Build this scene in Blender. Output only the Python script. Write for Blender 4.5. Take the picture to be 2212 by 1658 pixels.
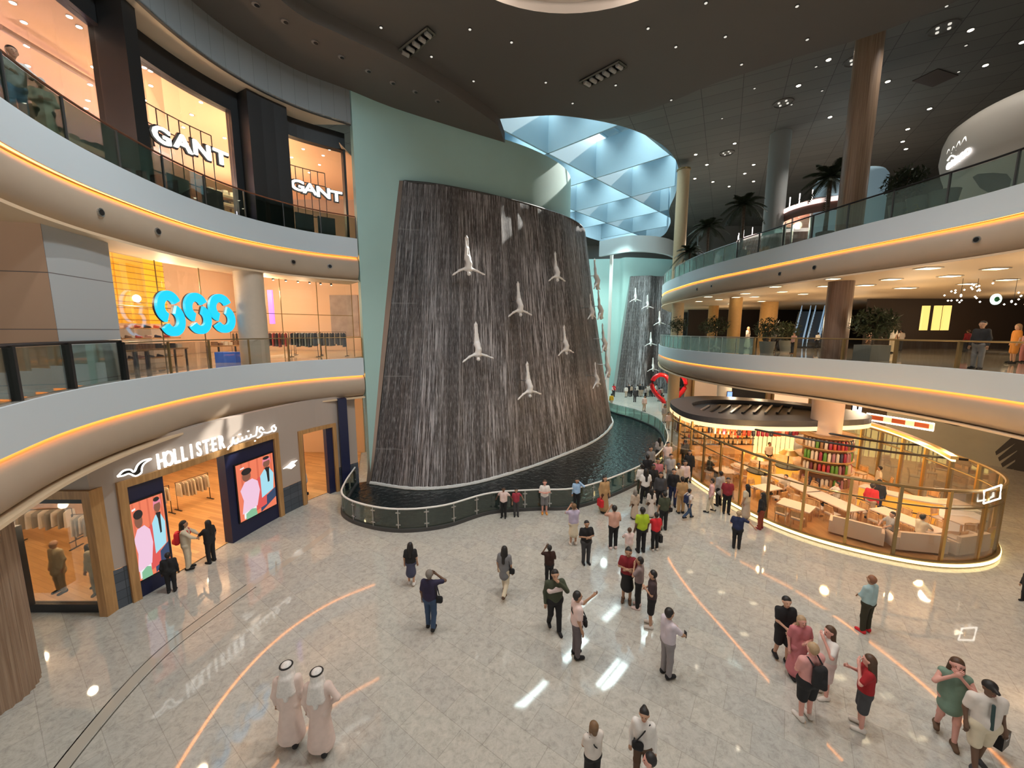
import bpy, math, random
import numpy as np
from mathutils import Vector, Matrix
for o in list(bpy.data.objects): bpy.data.objects.remove(o)
S = bpy.context.scene; COL = S.collection
R = random.Random(7)
PI = math.pi
# ------------------------------------------------------------------ camera
FPX = 835.0; PITCH = math.atan(114/FPX); EYE = 9.0
cam = bpy.data.objects.new('camera', bpy.data.cameras.new('camera')); COL.objects.link(cam)
cam.data.sensor_width = 36; cam.data.lens = 36*FPX/2212; cam.data.clip_end = 400; cam.data.clip_start = .05
cam.location = (0, 0, EYE); cam.rotation_euler = (PI/2-PITCH, 0, 0); S.camera = cam
# ------------------------------------------------------------------ sky, sun, exposure
S.view_settings.view_transform = 'Standard'; S.view_settings.look = 'None'
S.view_settings.gamma = 1; S.view_settings.exposure = 0.35
W = bpy.data.worlds.new('sky'); S.world = W; W.use_nodes = True
nt = W.node_tree; nt.nodes.clear()
tc = nt.nodes.new('ShaderNodeTexCoord'); sx = nt.nodes.new('ShaderNodeSeparateXYZ'); cr = nt.nodes.new('ShaderNodeValToRGB')
bg = nt.nodes.new('ShaderNodeBackground'); ow = nt.nodes.new('ShaderNodeOutputWorld')
nt.links.new(tc.outputs['Generated'], sx.inputs[0]); nt.links.new(sx.outputs[2], cr.inputs[0])
nt.links.new(cr.outputs[0], bg.inputs[0]); nt.links.new(bg.outputs[0], ow.inputs[0])
e = cr.color_ramp.elements; e[0].position = 0.0; e[0].color = (.30, .27, .24, 1); e[1].position = .62; e[1].color = (.80, 1.0, 1.0, 1)
x_ = e.new(.28); x_.color = (.34, .31, .28, 1)
ms_ = nt.nodes.new('ShaderNodeMapRange'); nt.links.new(sx.outputs[2], ms_.inputs[0]); nt.links.new(ms_.outputs[0], bg.inputs[1])
for i_, v_ in enumerate((.5, .72, 2.1, 11.)): ms_.inputs[i_+1].default_value = v_
sun = bpy.data.lights.new('sun', 'SUN'); sun.energy = 7; sun.angle = .009; sun.color = (1, .97, .88)
so = bpy.data.objects.new('sun', sun); COL.objects.link(so); so.rotation_euler = Vector((.611, .531, .588)).to_track_quat('Z', 'Y').to_euler()
def spot(x, y, z, power, col=(1, .82, .62), size=1.9, r=.12, aim=(0, 0, -1), blend=.6):
    l = bpy.data.lights.new('downlight', 'SPOT'); l.energy = power; l.color = col; l.spot_size = size; l.spot_blend = blend; l.shadow_soft_size = r
    o = bpy.data.objects.new('downlight', l); COL.objects.link(o); o.location = (x, y, z); o.rotation_euler = Vector(aim).to_track_quat('-Z', 'Y').to_euler(); return o
def bulb(x, y, z, power, col=(1, .72, .42), r=.12):
    l = bpy.data.lights.new('shop_or_fill_bulb', 'POINT'); l.energy = power; l.color = col; l.shadow_soft_size = r
    o = bpy.data.objects.new('shop_or_fill_bulb', l); COL.objects.link(o); o.location = (x, y, z); return o
for x, y, z, p, c in (
    (-6, 10, 21.6, 1680, (1, 0.98, 0.95)), (-1, 13, 21.6, 1680, (1, 1.00, 0.97)), (5, 9, 21.6, 2016, (1, 0.98, 0.93)), (12, 10, 21.6, 1650, (1, 0.92, 0.82)),
    (-3, 4, 24.3, 1680, (1, 0.98, 0.95)), (4, 3, 21.6, 1680, (1, 0.96, 0.89)), (10, 17, 21.6, 1350, (1, 1.00, 0.99)), (5.5, 20.5, 21.6, 1008, (1, 1.00, 0.99)),
    (20, 20, 24.3, 850, (1, 0.94, 0.87)), (24, 30, 24.3, 1232, (1, 0.94, 0.87)), (22, 42, 24.3, 1456, (1, 0.99, 0.97))):
    spot(x, y, z, p, c)
spot(0, 10, 22.8, 2600, (.72, .9, 1), 1.9, .5, (-1, .35, -.75), .9)  # cool fill spot without a real fitting, added to brighten the left gallery edges
# ------------------------------------------------------------------ surveying: a pixel of the 2212x1658 photograph read onto a known height or wall
cP, sP = math.cos(PITCH), math.sin(PITCH)
def ray(x, y):
    u = (x-1106)/FPX; v = (829-y)/FPX
    return Vector((u, cP+v*sP, -sP+v*cP))
def G(x, y, z=0.0):
    r = ray(x, y); t = (z-EYE)/r.z; return Vector((r.x*t, r.y*t, z))
def at(x, y, Y):
    r = ray(x, y); t = Y/r.y; return Vector((r.x*t, Y, EYE+r.z*t))
def ztop(p, py):      # height above a plan point that shows at picture row py
    v = (829-py)/FPX; d = p[1]
    return EYE + d*(v*cP-sP)/(cP+v*sP)
# ------------------------------------------------------------------ materials
MC = {}
def N(m, t, **k):
    n = m.node_tree.nodes.new(t)
    for a, b in k.items():
        if a.startswith('_'): setattr(n, a[1:], b)
        else: n.inputs[a.replace('__', ' ')].default_value = b
    return n
def L(m, a, b): m.node_tree.links.new(a, b)
def mat(name, c, rough=.6, metal=0., emit=0., ec=None, spec=.5, alpha=1., var=0., vs=6., bump=0., bs=30., coat=0.):
    if name in MC: return MC[name]
    m = bpy.data.materials.new(name); m.use_nodes = True; MC[name] = m
    b = m.node_tree.nodes['Principled BSDF']
    b.inputs['Base Color'].default_value = (*c, 1); b.inputs['Roughness'].default_value = rough; b.inputs['Metallic'].default_value = metal
    b.inputs['Specular IOR Level'].default_value = spec; b.inputs['Coat Weight'].default_value = coat
    if emit: b.inputs['Emission Color'].default_value = (*(ec or c), 1); b.inputs['Emission Strength'].default_value = emit
    if var or bump:
        t = N(m, 'ShaderNodeTexCoord'); n = N(m, 'ShaderNodeTexNoise', Scale=vs, Detail=5.)
        L(m, t.outputs['Object'], n.inputs['Vector'])
    if var:
        h = N(m, 'ShaderNodeHueSaturation', Color=(*c, 1)); mr = N(m, 'ShaderNodeMapRange'); mr.inputs[3].default_value = 1-var; mr.inputs[4].default_value = 1+var
        L(m, n.outputs[0], mr.inputs[0]); L(m, mr.outputs[0], h.inputs['Value']); L(m, h.outputs[0], b.inputs['Base Color'])
    if bump:
        n2 = N(m, 'ShaderNodeTexNoise', Scale=bs, Detail=3.); L(m, t.outputs['Object'], n2.inputs['Vector'])
        bm = N(m, 'ShaderNodeBump', Strength=bump, Distance=.02); L(m, n2.outputs[0], bm.inputs['Height']); L(m, bm.outputs[0], b.inputs['Normal'])
    return m
def cloth(c, k='cloth'):
    c = tuple(round(x, 3) for x in c); return mat(k+'_%g_%g_%g' % c, c, .85, var=.12, vs=9)
def glass(name, tint=(.86, .93, .9), refl=.07, rough=.02, milky=0.):
    if name in MC: return MC[name]
    m = bpy.data.materials.new(name); m.use_nodes = True; MC[name] = m; m.node_tree.nodes.clear()
    o = N(m, 'ShaderNodeOutputMaterial'); t = N(m, 'ShaderNodeBsdfTransparent', Color=(*tint, 1)); g = N(m, 'ShaderNodeBsdfGlossy', Roughness=rough)
    lw = N(m, 'ShaderNodeLayerWeight', Blend=.25); ad = N(m, 'ShaderNodeMath', _operation='MULTIPLY_ADD'); ad.inputs[1].default_value = .5; ad.inputs[2].default_value = refl
    mx = N(m, 'ShaderNodeMixShader'); L(m, lw.outputs['Fresnel'], ad.inputs[0]); L(m, ad.outputs[0], mx.inputs[0]); L(m, t.outputs[0], mx.inputs[1]); L(m, g.outputs[0], mx.inputs[2])
    last = mx.outputs[0]
    if milky:
        d = N(m, 'ShaderNodeBsdfDiffuse', Color=(.7, .85, .82, 1)); m2 = N(m, 'ShaderNodeMixShader', Fac=milky); L(m, last, m2.inputs[1]); L(m, d.outputs[0], m2.inputs[2]); last = m2.outputs[0]
    L(m, last, o.inputs[0]); return m
def emis(name, c, s): return mat(name, (.02, .02, .02), .5, emit=s, ec=c)

def m_floor():
    m = mat('polished_granite', (.4, .37, .32), .05, spec=.9); b = m.node_tree.nodes['Principled BSDF']
    g = N(m, 'ShaderNodeNewGeometry'); w = N(m, 'ShaderNodeTexNoise', Scale=.32, Detail=3.); L(m, g.outputs['Position'], w.inputs['Vector'])
    n = N(m, 'ShaderNodeTexNoise', Scale=5.5, Detail=12., Roughness=.85, Distortion=.5); L(m, g.outputs['Position'], n.inputs['Vector'])
    r = N(m, 'ShaderNodeValToRGB'); L(m, n.outputs[0], r.inputs[0])
    e = r.color_ramp.elements; e[0].position = .30; e[0].color = (.27, .262, .238, 1); e[1].position = .72; e[1].color = (.58, .57, .53, 1)
    x = e.new(.5); x.color = (.455, .445, .41, 1)
    mp = N(m, 'ShaderNodeMapping'); mp.inputs['Rotation'].default_value = (0, 0, .62); L(m, g.outputs['Position'], mp.inputs[0])
    bt = N(m, 'ShaderNodeTexBrick', _offset=.5); bt.inputs['Scale'].default_value = 1.; bt.inputs['Mortar Size'].default_value = .008
    bt.inputs['Brick Width'].default_value = 1.2; bt.inputs['Row Height'].default_value = .8
    bt.inputs['Color1'].default_value = (.93, .93, .93, 1); bt.inputs['Color2'].default_value = (1.06, 1.04, 1.0, 1); bt.inputs['Mortar'].default_value = (.80, .78, .75, 1)
    L(m, mp.outputs[0], bt.inputs['Vector'])
    mx = N(m, 'ShaderNodeMixRGB', _blend_type='MULTIPLY', Fac=1.); L(m, r.outputs[0], mx.inputs[1]); L(m, bt.outputs[0], mx.inputs[2])
    L(m, mx.outputs[0], b.inputs['Base Color'])
    rr = N(m, 'ShaderNodeMapRange'); rr.inputs[3].default_value = .02; rr.inputs[4].default_value = .07; L(m, w.outputs[0], rr.inputs[0]); L(m, rr.outputs[0], b.inputs['Roughness'])
    return m
def m_water_curtain():
    m = mat('water_curtain', (.2, .19, .19), .45, spec=.5); b = m.node_tree.nodes['Principled BSDF']
    t = N(m, 'ShaderNodeTexCoord'); sp = N(m, 'ShaderNodeSeparateXYZ'); L(m, t.outputs['UV'], sp.inputs[0])
    def streak(sx, sy, det=4.):
        mp = N(m, 'ShaderNodeMapping'); mp.inputs['Scale'].default_value = (sx, sy, 1); L(m, t.outputs['UV'], mp.inputs[0])
        n = N(m, 'ShaderNodeTexNoise', Scale=1., Detail=det, Roughness=.6); L(m, mp.outputs[0], n.inputs['Vector']); return n
    fine = streak(11, .42); mid = streak(2.6, .05); broad = streak(.30, .03, 2.); drop = streak(22, 2.2, 2.)
    def mr(s, a, b_, c=0., d=1.):
        q = N(m, 'ShaderNodeMapRange'); q.inputs[1].default_value = a; q.inputs[2].default_value = b_; q.inputs[3].default_value = c; q.inputs[4].default_value = d; L(m, s, q.inputs[0]); return q.outputs[0]
    def mth(op, a, c):
        q = N(m, 'ShaderNodeMath', _operation=op)
        for i, v in enumerate((a, c)):
            if isinstance(v, float): q.inputs[i].default_value = v
            else: L(m, v, q.inputs[i])
        return q.outputs[0]
    f = mth('MULTIPLY', mr(fine.outputs[0], .47, .62), mth('ADD', mr(broad.outputs[0], .40, .58, .12, 1.05), mr(mid.outputs[0], .45, .65, -.1, .3)))
    f = mth('ADD', f, mth('MULTIPLY', mr(drop.outputs[0], .52, .66), .42))
    st = N(m, 'ShaderNodeValToRGB'); L(m, mid.outputs[0], st.inputs[0]); e = st.color_ramp.elements
    e[0].position = .36; e[0].color = (.030, .028, .030, 1); e[1].position = .66; e[1].color = (.078, .066, .062, 1)
    mx = N(m, 'ShaderNodeMixRGB', Fac=0.); mx.inputs[2].default_value = (.50, .49, .51, 1); L(m, f, mx.inputs[0]); L(m, st.outputs[0], mx.inputs[1])
    # horizontal seams of the stone courses
    sm = mth('MULTIPLY', mth('SUBTRACT', 1., mr(mth('ABSOLUTE', mth('SUBTRACT', mth('FRACT', mth('DIVIDE', sp.outputs[1], 4.25), 0.), .5), 0.), .0, .012)), mr(sp.outputs[0], 2.6, 3.4, 1., 0.))
    m3 = N(m, 'ShaderNodeMixRGB'); m3.inputs[2].default_value = (.3, .3, .3, 1); L(m, mth('MULTIPLY', sm, .5), m3.inputs[0]); L(m, mx.outputs[0], m3.inputs[1])
    L(m, m3.outputs[0], b.inputs['Base Color'])
    bp = N(m, 'ShaderNodeBump', Strength=.7, Distance=.08); L(m, fine.outputs[0], bp.inputs['Height']); L(m, bp.outputs[0], b.inputs['Normal'])
    return m
def m_pool():
    m = mat('pool_water', (.006, .012, .014), .06, spec=.7); b = m.node_tree.nodes['Principled BSDF']
    g = N(m, 'ShaderNodeNewGeometry'); n = N(m, 'ShaderNodeTexNoise', Scale=3.2, Detail=4.); L(m, g.outputs['Position'], n.inputs['Vector'])
    bp = N(m, 'ShaderNodeBump', Strength=.55, Distance=.12); L(m, n.outputs[0], bp.inputs['Height']); L(m, bp.outputs[0], b.inputs['Normal']); return m
def m_grid(name, c1, c2, sx, sy, rot=0., rough=.6, mort=.012, coord='Position', line=None, off=0.):
    m = mat(name, c1, rough); b = m.node_tree.nodes['Principled BSDF']
    g = N(m, 'ShaderNodeNewGeometry') if coord == 'Position' else N(m, 'ShaderNodeTexCoord')
    mp = N(m, 'ShaderNodeMapping'); mp.inputs['Rotation'].default_value = (0, 0, rot); L(m, g.outputs[coord], mp.inputs[0])
    bt = N(m, 'ShaderNodeTexBrick', _offset=off); bt.inputs['Scale'].default_value = 1.; bt.inputs['Mortar Size'].default_value = mort
    bt.inputs['Brick Width'].default_value = sx; bt.inputs['Row Height'].default_value = sy
    bt.inputs['Color1'].default_value = (*c1, 1); bt.inputs['Color2'].default_value = (*c2, 1); bt.inputs['Mortar'].default_value = (*(line or tuple(x*.45 for x in c1)), 1)
    L(m, mp.outputs[0], bt.inputs['Vector']); L(m, bt.outputs[0], b.inputs['Base Color']); return m
def m_wood(name, c1, c2, scale=(1, 14, 14), rough=.45, rot=0.):
    m = mat(name, c1, rough); b = m.node_tree.nodes['Principled BSDF']; t = N(m, 'ShaderNodeTexCoord')
    mp = N(m, 'ShaderNodeMapping'); mp.inputs['Scale'].default_value = scale; mp.inputs['Rotation'].default_value = (0, 0, rot); L(m, t.outputs['Object'], mp.inputs[0])
    n = N(m, 'ShaderNodeTexNoise', Scale=1., Detail=5., Distortion=.6); L(m, mp.outputs[0], n.inputs['Vector'])
    r = N(m, 'ShaderNodeValToRGB'); L(m, n.outputs[0], r.inputs[0]); e = r.color_ramp.elements; e[0].position = .35; e[0].color = (*c1, 1); e[1].position = .65; e[1].color = (*c2, 1)
    L(m, r.outputs[0], b.inputs['Base Color']); return m
FLOOR = m_floor(); CURT = m_water_curtain(); POOL = m_pool()
CREAM = mat('cream_plaster', (.43, .34, .255), .6, var=.04, vs=2); FACE = mat('grey_fascia', (.56, .63, .68), .55)
LED = emis('warm_led', (1, .31, .05), 9.5); BLACK = mat('black_metal', (.006, .006, .007), .4); BLK2 = mat('black_panel', (.012, .011, .011), .5)
DGREY = mat('dark_grey', (.05, .05, .05), .5); STEEL = mat('brushed_steel', (.55, .55, .55), .3, 1.); WHITE = mat('white_paint', (.72, .71, .68), .5)
GOLD = mat('brass', (.62, .40, .14), .3, .9); BRASSD = mat('dull_brass', (.28, .20, .09), .4, .7); SAGE = mat('sage_plaster', (.37, .56, .53), .6, var=.05, vs=.6)
CEIL = m_grid('ceiling_panels', (.145, .14, .126), (.125, .12, .11), 2.4, 1.2, .5, .7, .02, line=(.05, .048, .044)); SOFF = mat('soffit_paint', (.115, .10, .088), .7)
FASC = m_grid('fascia_panels', (.21, .22, .225), (.20, .21, .215), .6, 30, 0, .6, .006, 'UV'); TAUPE = mat('taupe_wall', (.42, .35, .30), .7)
GLS = glass('rail_glass'); GLD = glass('dark_rail_glass', (.60, .68, .64), .03); GLC = glass('shop_glass', (.95, .96, .95), .015); GLP = glass('pale_rail_glass', (.62, .86, .82), .1, milky=.18)
PLANK = m_grid('shop_planks', (.62, .36, .15), (.44, .24, .09), 1.9, .17, .35, .35, .004, off=.5, line=(.3, .16, .06)); WOODF = m_wood('oak_frame', (.36, .19, .07), (.50, .28, .11), (9, 9, .8))
SLATE = m_grid('slate_tiles', (.055, .07, .09), (.09, .105, .13), .45, .3, 0, .5, .01, 'UV'); GREYP = m_grid('panel_grey', (.42, .36, .31), (.41, .355, .305), 30, 1.45, 0, .5, .012, 'UV', line=(.12, .1, .1))
RIBW = m_wood('column_wood', (.22, .135, .085), (.36, .25, .17), (26, 26, .45), .35); SHOPC = mat('shop_ceiling', (.75, .58, .46), .7); NAVY = mat('navy_panel', (.008, .012, .05), .4)
# ------------------------------------------------------------------ mesh helpers
class MB:
    def __init__(s): s.v = []; s.f = []; s.uv = None; s.mi = []
    def add(s, vs, fs, mi=0):
        n = len(s.v); s.v += [tuple(p) for p in vs]; s.f += [tuple(i+n for i in f) for f in fs]; s.mi += [mi]*len(fs); return s
    def box(s, x0, y0, z0, x1, y1, z1, mi=0, rz=0., c=None):
        P = [(x, y, z) for z in (z0, z1) for x, y in ((x0, y0), (x1, y0), (x1, y1), (x0, y1))]
        if rz or c:
            cx, cy = c or ((x0+x1)/2, (y0+y1)/2); a, b = math.cos(rz), math.sin(rz)
            P = [(cx+(x-cx)*a-(y-cy)*b, cy+(x-cx)*b+(y-cy)*a, z) for x, y, z in P]
        return s.add(P, [(3, 2, 1, 0), (4, 5, 6, 7), (0, 1, 5, 4), (1, 2, 6, 5), (2, 3, 7, 6), (3, 0, 4, 7)], mi)
    def cyl(s, p0, p1, r0, r1=None, n=12, mi=0, caps=True):
        r1 = r0 if r1 is None else r1; p0 = Vector(p0); p1 = Vector(p1); d = (p1-p0).normalized()
        u = d.cross((0, 0, 1) if abs(d.z) < .9 else (1, 0, 0)).normalized(); w = d.cross(u)
        V = [p+(u*math.cos(2*PI*i/n)+w*math.sin(2*PI*i/n))*r for p, r in ((p0, r0), (p1, r1)) for i in range(n)]
        F = [(i, (i+1) % n, n+(i+1) % n, n+i) for i in range(n)]
        if caps: F += [tuple(range(n))[::-1], tuple(range(n, 2*n))]
        return s.add(V, F, mi)
    def tube(s, pts, r, n=8, mi=0, closed=False):
        pts = [Vector(p) for p in pts]; k = len(pts); rr = r if isinstance(r, (list, tuple)) else [r]*k; V = []
        for i, p in enumerate(pts):
            a = pts[(i-1) % k] if (i or closed) else p; b = pts[(i+1) % k] if (i < k-1 or closed) else p
            d = (b-a).normalized(); u = d.cross((0, 0, 1) if abs(d.z) < .95 else (1, 0, 0)).normalized(); w = u.cross(d)
            V += [p+(u*math.cos(2*PI*j/n)+w*math.sin(2*PI*j/n))*rr[i] for j in range(n)]
        F = [(i*n+j, i*n+(j+1) % n, ((i+1) % k)*n+(j+1) % n, ((i+1) % k)*n+j) for i in range(k if closed else k-1) for j in range(n)]
        if not closed: F += [tuple(range(n)), tuple(range((k-1)*n, k*n))[::-1]]
        return s.add(V, F, mi)
    def lathe(s, prof, c=(0, 0, 0), n=24, mi=0):
        V = [(c[0]+r*math.cos(2*PI*j/n), c[1]+r*math.sin(2*PI*j/n), c[2]+z) for r, z in prof for j in range(n)]
        F = [(i*n+j, i*n+(j+1) % n, (i+1)*n+(j+1) % n, (i+1)*n+j) for i in range(len(prof)-1) for j in range(n)]
        return s.add(V, F, mi)
    def prism(s, poly, z0, z1, mi=0):
        n = len(poly); V = [(p[0], p[1], z) for z in (z0, z1) for p in poly]
        return s.add(V, [tuple(range(n))[::-1], tuple(range(n, 2*n))]+[(i, (i+1) % n, n+(i+1) % n, n+i) for i in range(n)], mi)
    def sweep(s, pts, prof, mi=0, cap=True):      # prof: (outward offset, z) closed loop
        nr = normals(pts); m = len(prof); V = [(p[0]+q.x*o, p[1]+q.y*o, z) for p, q in zip(pts, nr) for o, z in prof]
        F = [(i*m+j, (i+1)*m+j, (i+1)*m+(j+1) % m, i*m+(j+1) % m) for i in range(len(pts)-1) for j in range(m)]
        if cap: F += [tuple(range(m)), tuple(range((len(pts)-1)*m, len(pts)*m))[::-1]]
        return s.add(V, F, mi)
    def build(s, name, m=None, parent=None, smooth=False, loc=None, rz=0., uv=None):
        me = bpy.data.meshes.new(name); me.from_pydata(s.v, [], s.f); 
        for q in (m if isinstance(m, (list, tuple)) else [m]): me.materials.append(q)
        if any(s.mi): me.polygons.foreach_set('material_index', s.mi)
        if uv is not None:
            ul = me.uv_layers.new(); 
            for l in me.loops: ul.data[l.index].uv = uv[l.vertex_index]
        if smooth: me.polygons.foreach_set('use_smooth', [True]*len(me.polygons)); me.set_sharp_from_angle(angle=.7)
        me.update(); o = bpy.data.objects.new(name, me); COL.objects.link(o)
        if parent: o.parent = parent
        if loc is not None: o.location = loc
        if rz: o.rotation_euler.z = rz
        return o
def tag(o, label=None, cat=None, group=None, kind=None):
    if label: o['label'] = label
    if cat: o['category'] = cat
    if group: o['group'] = group
    if kind: o['kind'] = kind
    return o
def thing(name, label, cat, loc=(0, 0, 0), rz=0., group=None):
    o = bpy.data.objects.new(name, None); COL.objects.link(o); o.location = loc; o.rotation_euler.z = rz; o.empty_display_size = .2
    return tag(o, label, cat, group)
def dup(root, loc, rz=0., label=None, group=None, sc=None):
    r = root.copy(); COL.objects.link(r); r.location = loc; r.rotation_euler.z = rz
    if sc: r.scale = (sc,)*3
    if label: r['label'] = label
    if group: r['group'] = group
    for ch in list(root.children):
        c = ch.copy(); COL.objects.link(c); c.parent = r
        for g in list(ch.children):
            d = g.copy(); COL.objects.link(d); d.parent = c
    return r
def struct(o, label, cat): return tag(o, label, cat, kind='structure')
def spl(P, n=12, closed=False):
    P = [Vector(p) for p in P]; out = []; k = len(P)
    for i in range(k if closed else k-1):
        g = (lambda j: P[j % k]) if closed else (lambda j: P[j] if 0 <= j < k else (P[0]*2-P[1] if j < 0 else P[-1]*2-P[-2]))
        a, b, c, d = g(i-1), g(i), g(i+1), g(i+2)
        for j in range(n):
            t = j/n; out.append(.5*((2*b)+(c-a)*t+(2*a-5*b+4*c-d)*t*t+(3*b-a-3*c+d)*t**3))
    if not closed: out.append(P[-1])
    return out
def normals(pts):        # to the right of travel
    k = len(pts); o = []
    for i in range(k):
        d = Vector(pts[min(i+1, k-1)][:2])-Vector(pts[max(i-1, 0)][:2]); d.normalize(); o.append(Vector((d.y, -d.x)))
    return o
def off(pts, o): return [Vector((p[0]+n.x*o, p[1]+n.y*o)) for p, n in zip(pts, normals(pts))]
def arc(pts):
    s = [0.]
    for a, b in zip(pts, pts[1:]): s.append(s[-1]+(Vector(b[:2])-Vector(a[:2])).length)
    return s
def along(pts, s):
    A = arc(pts); s = max(0, min(A[-1], s))
    for i in range(len(A)-1):
        if A[i+1] >= s:
            t = (s-A[i])/max(1e-9, A[i+1]-A[i]); a = Vector(pts[i][:2]); b = Vector(pts[i+1][:2]); d = (b-a).normalized(); return a.lerp(b, t), d
def cut(pts, s0, s1, n=10): return [along(pts, s0+(s1-s0)*i/n)[0] for i in range(n+1)]
def hit(pts, px, py):    # the photographed pixel read onto the vertical wall over a plan curve: arc length and height
    r = ray(px, py); A = arc(pts); best = None
    for i in range(len(pts)-1):
        a = Vector(pts[i][:2]); d = Vector(pts[i+1][:2])-a; den = r.x*d.y-r.y*d.x
        if abs(den) < 1e-9: continue
        t = (a.x*d.y-a.y*d.x)/den; u = (a.x*r.y-a.y*r.x)/den
        if t > 0 and -1e-6 <= u <= 1.000001 and (best is None or t < best[0]): best = (t, A[i]+u*d.length, EYE+r.z*t)
    if best is None:      # just off the end of the wall: read it on the line of the nearer end piece
        for i in (0, len(pts)-2):
            a = Vector(pts[i][:2]); d = Vector(pts[i+1][:2])-a; den = r.x*d.y-r.y*d.x; t = (a.x*d.y-a.y*d.x)/den; u = (a.x*r.y-a.y*r.x)/den
            e = abs(u-.5)*d.length
            if t > 0 and (best is None or e < best[3]): best = (t, A[i]+u*d.length, EYE+r.z*t, e)
        if best is None: return 0., EYE
        return max(0, min(A[-1], best[1])), best[2]
    return best[1], best[2]
def strip(pts, z0, z1):  # vertical ribbon with uv in metres
    m = MB(); uv = []; A = arc(pts); n = len(pts)
    for i, p in enumerate(pts): m.v += [(p[0], p[1], z0), (p[0], p[1], z1)]; uv += [(A[i], z0), (A[i], z1)]
    m.f = [(2*i, 2*i+2, 2*i+3, 2*i+1) for i in range(n-1)]; m.mi = [0]*(n-1); return m, uv
def text(body, size, m, ext=.03, name='lettering', parent=None, loc=(0, 0, 0), ang=0., boff=0., sx=1., spacing=1.):
    c = bpy.data.curves.new(name, 'FONT'); c.body = body; c.size = size; c.extrude = ext; c.offset = boff; c.align_x = 'CENTER'; c.align_y = 'CENTER'; c.space_character = spacing; c.resolution_u = 3
    f = bpy.data.objects.new(name, c); COL.objects.link(f); me = bpy.data.meshes.new_from_object(f); bpy.data.objects.remove(f); bpy.data.curves.remove(c)
    me.materials.clear(); me.materials.append(m); o = bpy.data.objects.new(name, me); COL.objects.link(o); o.location = loc; o.rotation_euler = (PI/2, 0, ang); o.scale.x = sx
    if parent: o.parent = parent
    return o
# ================================================================== the building
CL = spl([(-6.5, 2.5), (-8.7, 5.2), (-10.15, 7.5), (-11.25, 9.6), (-11.95, 12), (-12.25, 15.3), (-11.75, 18.0), (-10.4, 20.3), (-8.45, 21.95)], 8)
CR1 = spl([(26, 62), (19.6, 51), (16.0, 42), (14.4, 35), (14.2, 30), (15.1, 25.3), (17.2, 21), (18.05, 16.8), (18.0, 13.5), (17, 9), (15, 5)], 8)
CR2 = spl([(26, 62), (19.9, 51), (16.4, 43), (15.2, 35), (15.2, 30), (15.7, 26), (16.4, 20.5), (17.1, 16.7), (17.4, 14), (16.8, 9.5), (15, 5)], 8)
ZC = 24.6; ZS = 21.4; ZL = 22.0
m = MB(); m.add([(-45, -14, 0), (75, -14, 0), (75, 95, 0), (-45, 95, 0)], [(0, 1, 2, 3)])
struct(m.build('floor', FLOOR), 'polished granite mall floor of the ground level', 'floor')
def holed(name, outer, holes, z, m, up=False):
    bm = __import__('bmesh').new(); es = []
    for lp in [outer]+holes:
        vs = [bm.verts.new((p[0], p[1], z)) for p in lp]; es += [bm.edges.new((vs[i], vs[(i+1) % len(vs)])) for i in range(len(vs))]
    __import__('bmesh').ops.triangle_fill(bm, use_beauty=True, use_dissolve=False, edges=es)
    me = bpy.data.meshes.new(name); bm.to_mesh(me); bm.free(); me.materials.append(m); o = bpy.data.objects.new(name, me); COL.objects.link(o); return o
SKY = spl([(-1.9, 27.7), (-.75, 25.9), (2.65, 25.5), (7.3, 26.9), (11.1, 29.8), (13.7, 33.8), (15.6, 39), (17, 44), (19.5, 50), (20.5, 57), (15, 60), (7, 52), (1.5, 43), (-1.3, 34)], 6, True); SKY = [p*1.2 for p in SKY]
CIR = [(2.2+6.6*math.cos(2*PI*i/64), 11.3+6.6*math.sin(2*PI*i/64)) for i in range(64)]
struct(holed('ceiling', [(-45, -14), (75, -14), (75, 95), (-45, 95)], [SKY], ZC, CEIL), 'dark grey panelled mall ceiling above the galleries', 'ceiling')
EDG = spl([(-4.5, 2), (-7.6, 8), (-9.0, 13.5), (-8.64, 16.7), (-7.0, 18.35), (-4.6, 20.5), (-1.3, 24.75), (-.75, 25.9)], 6)
LOWE = spl([(-.75, 25.9), (2.65, 25.5), (5.3, 25.95), (7.5, 25.35), (9.3, 23.9), (10.8, 22.4), (13.6, 20.5), (16.6, 18.5), (20, 14), (24, 6), (28, -13.9)], 6)
LOW = [(p[0], p[1]) for p in EDG]+[(p[0], p[1]) for p in LOWE[1:]]+[(-20, -13.9), (-20, 2)]
struct(holed('ceiling', LOW, [CIR], ZL, mat('smooth_ceiling', (.105, .095, .085), .7, var=.04, vs=.5)), 'smooth dark lower ceiling around the round dome recess', 'ceiling')
m, uv = strip(LOWE, ZL, ZC); struct(m.build('wall_riser', mat('smooth_ceiling', (.1, .09, .08)), uv=uv), 'dark riser between the lower and the higher ceiling', 'wall')
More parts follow.
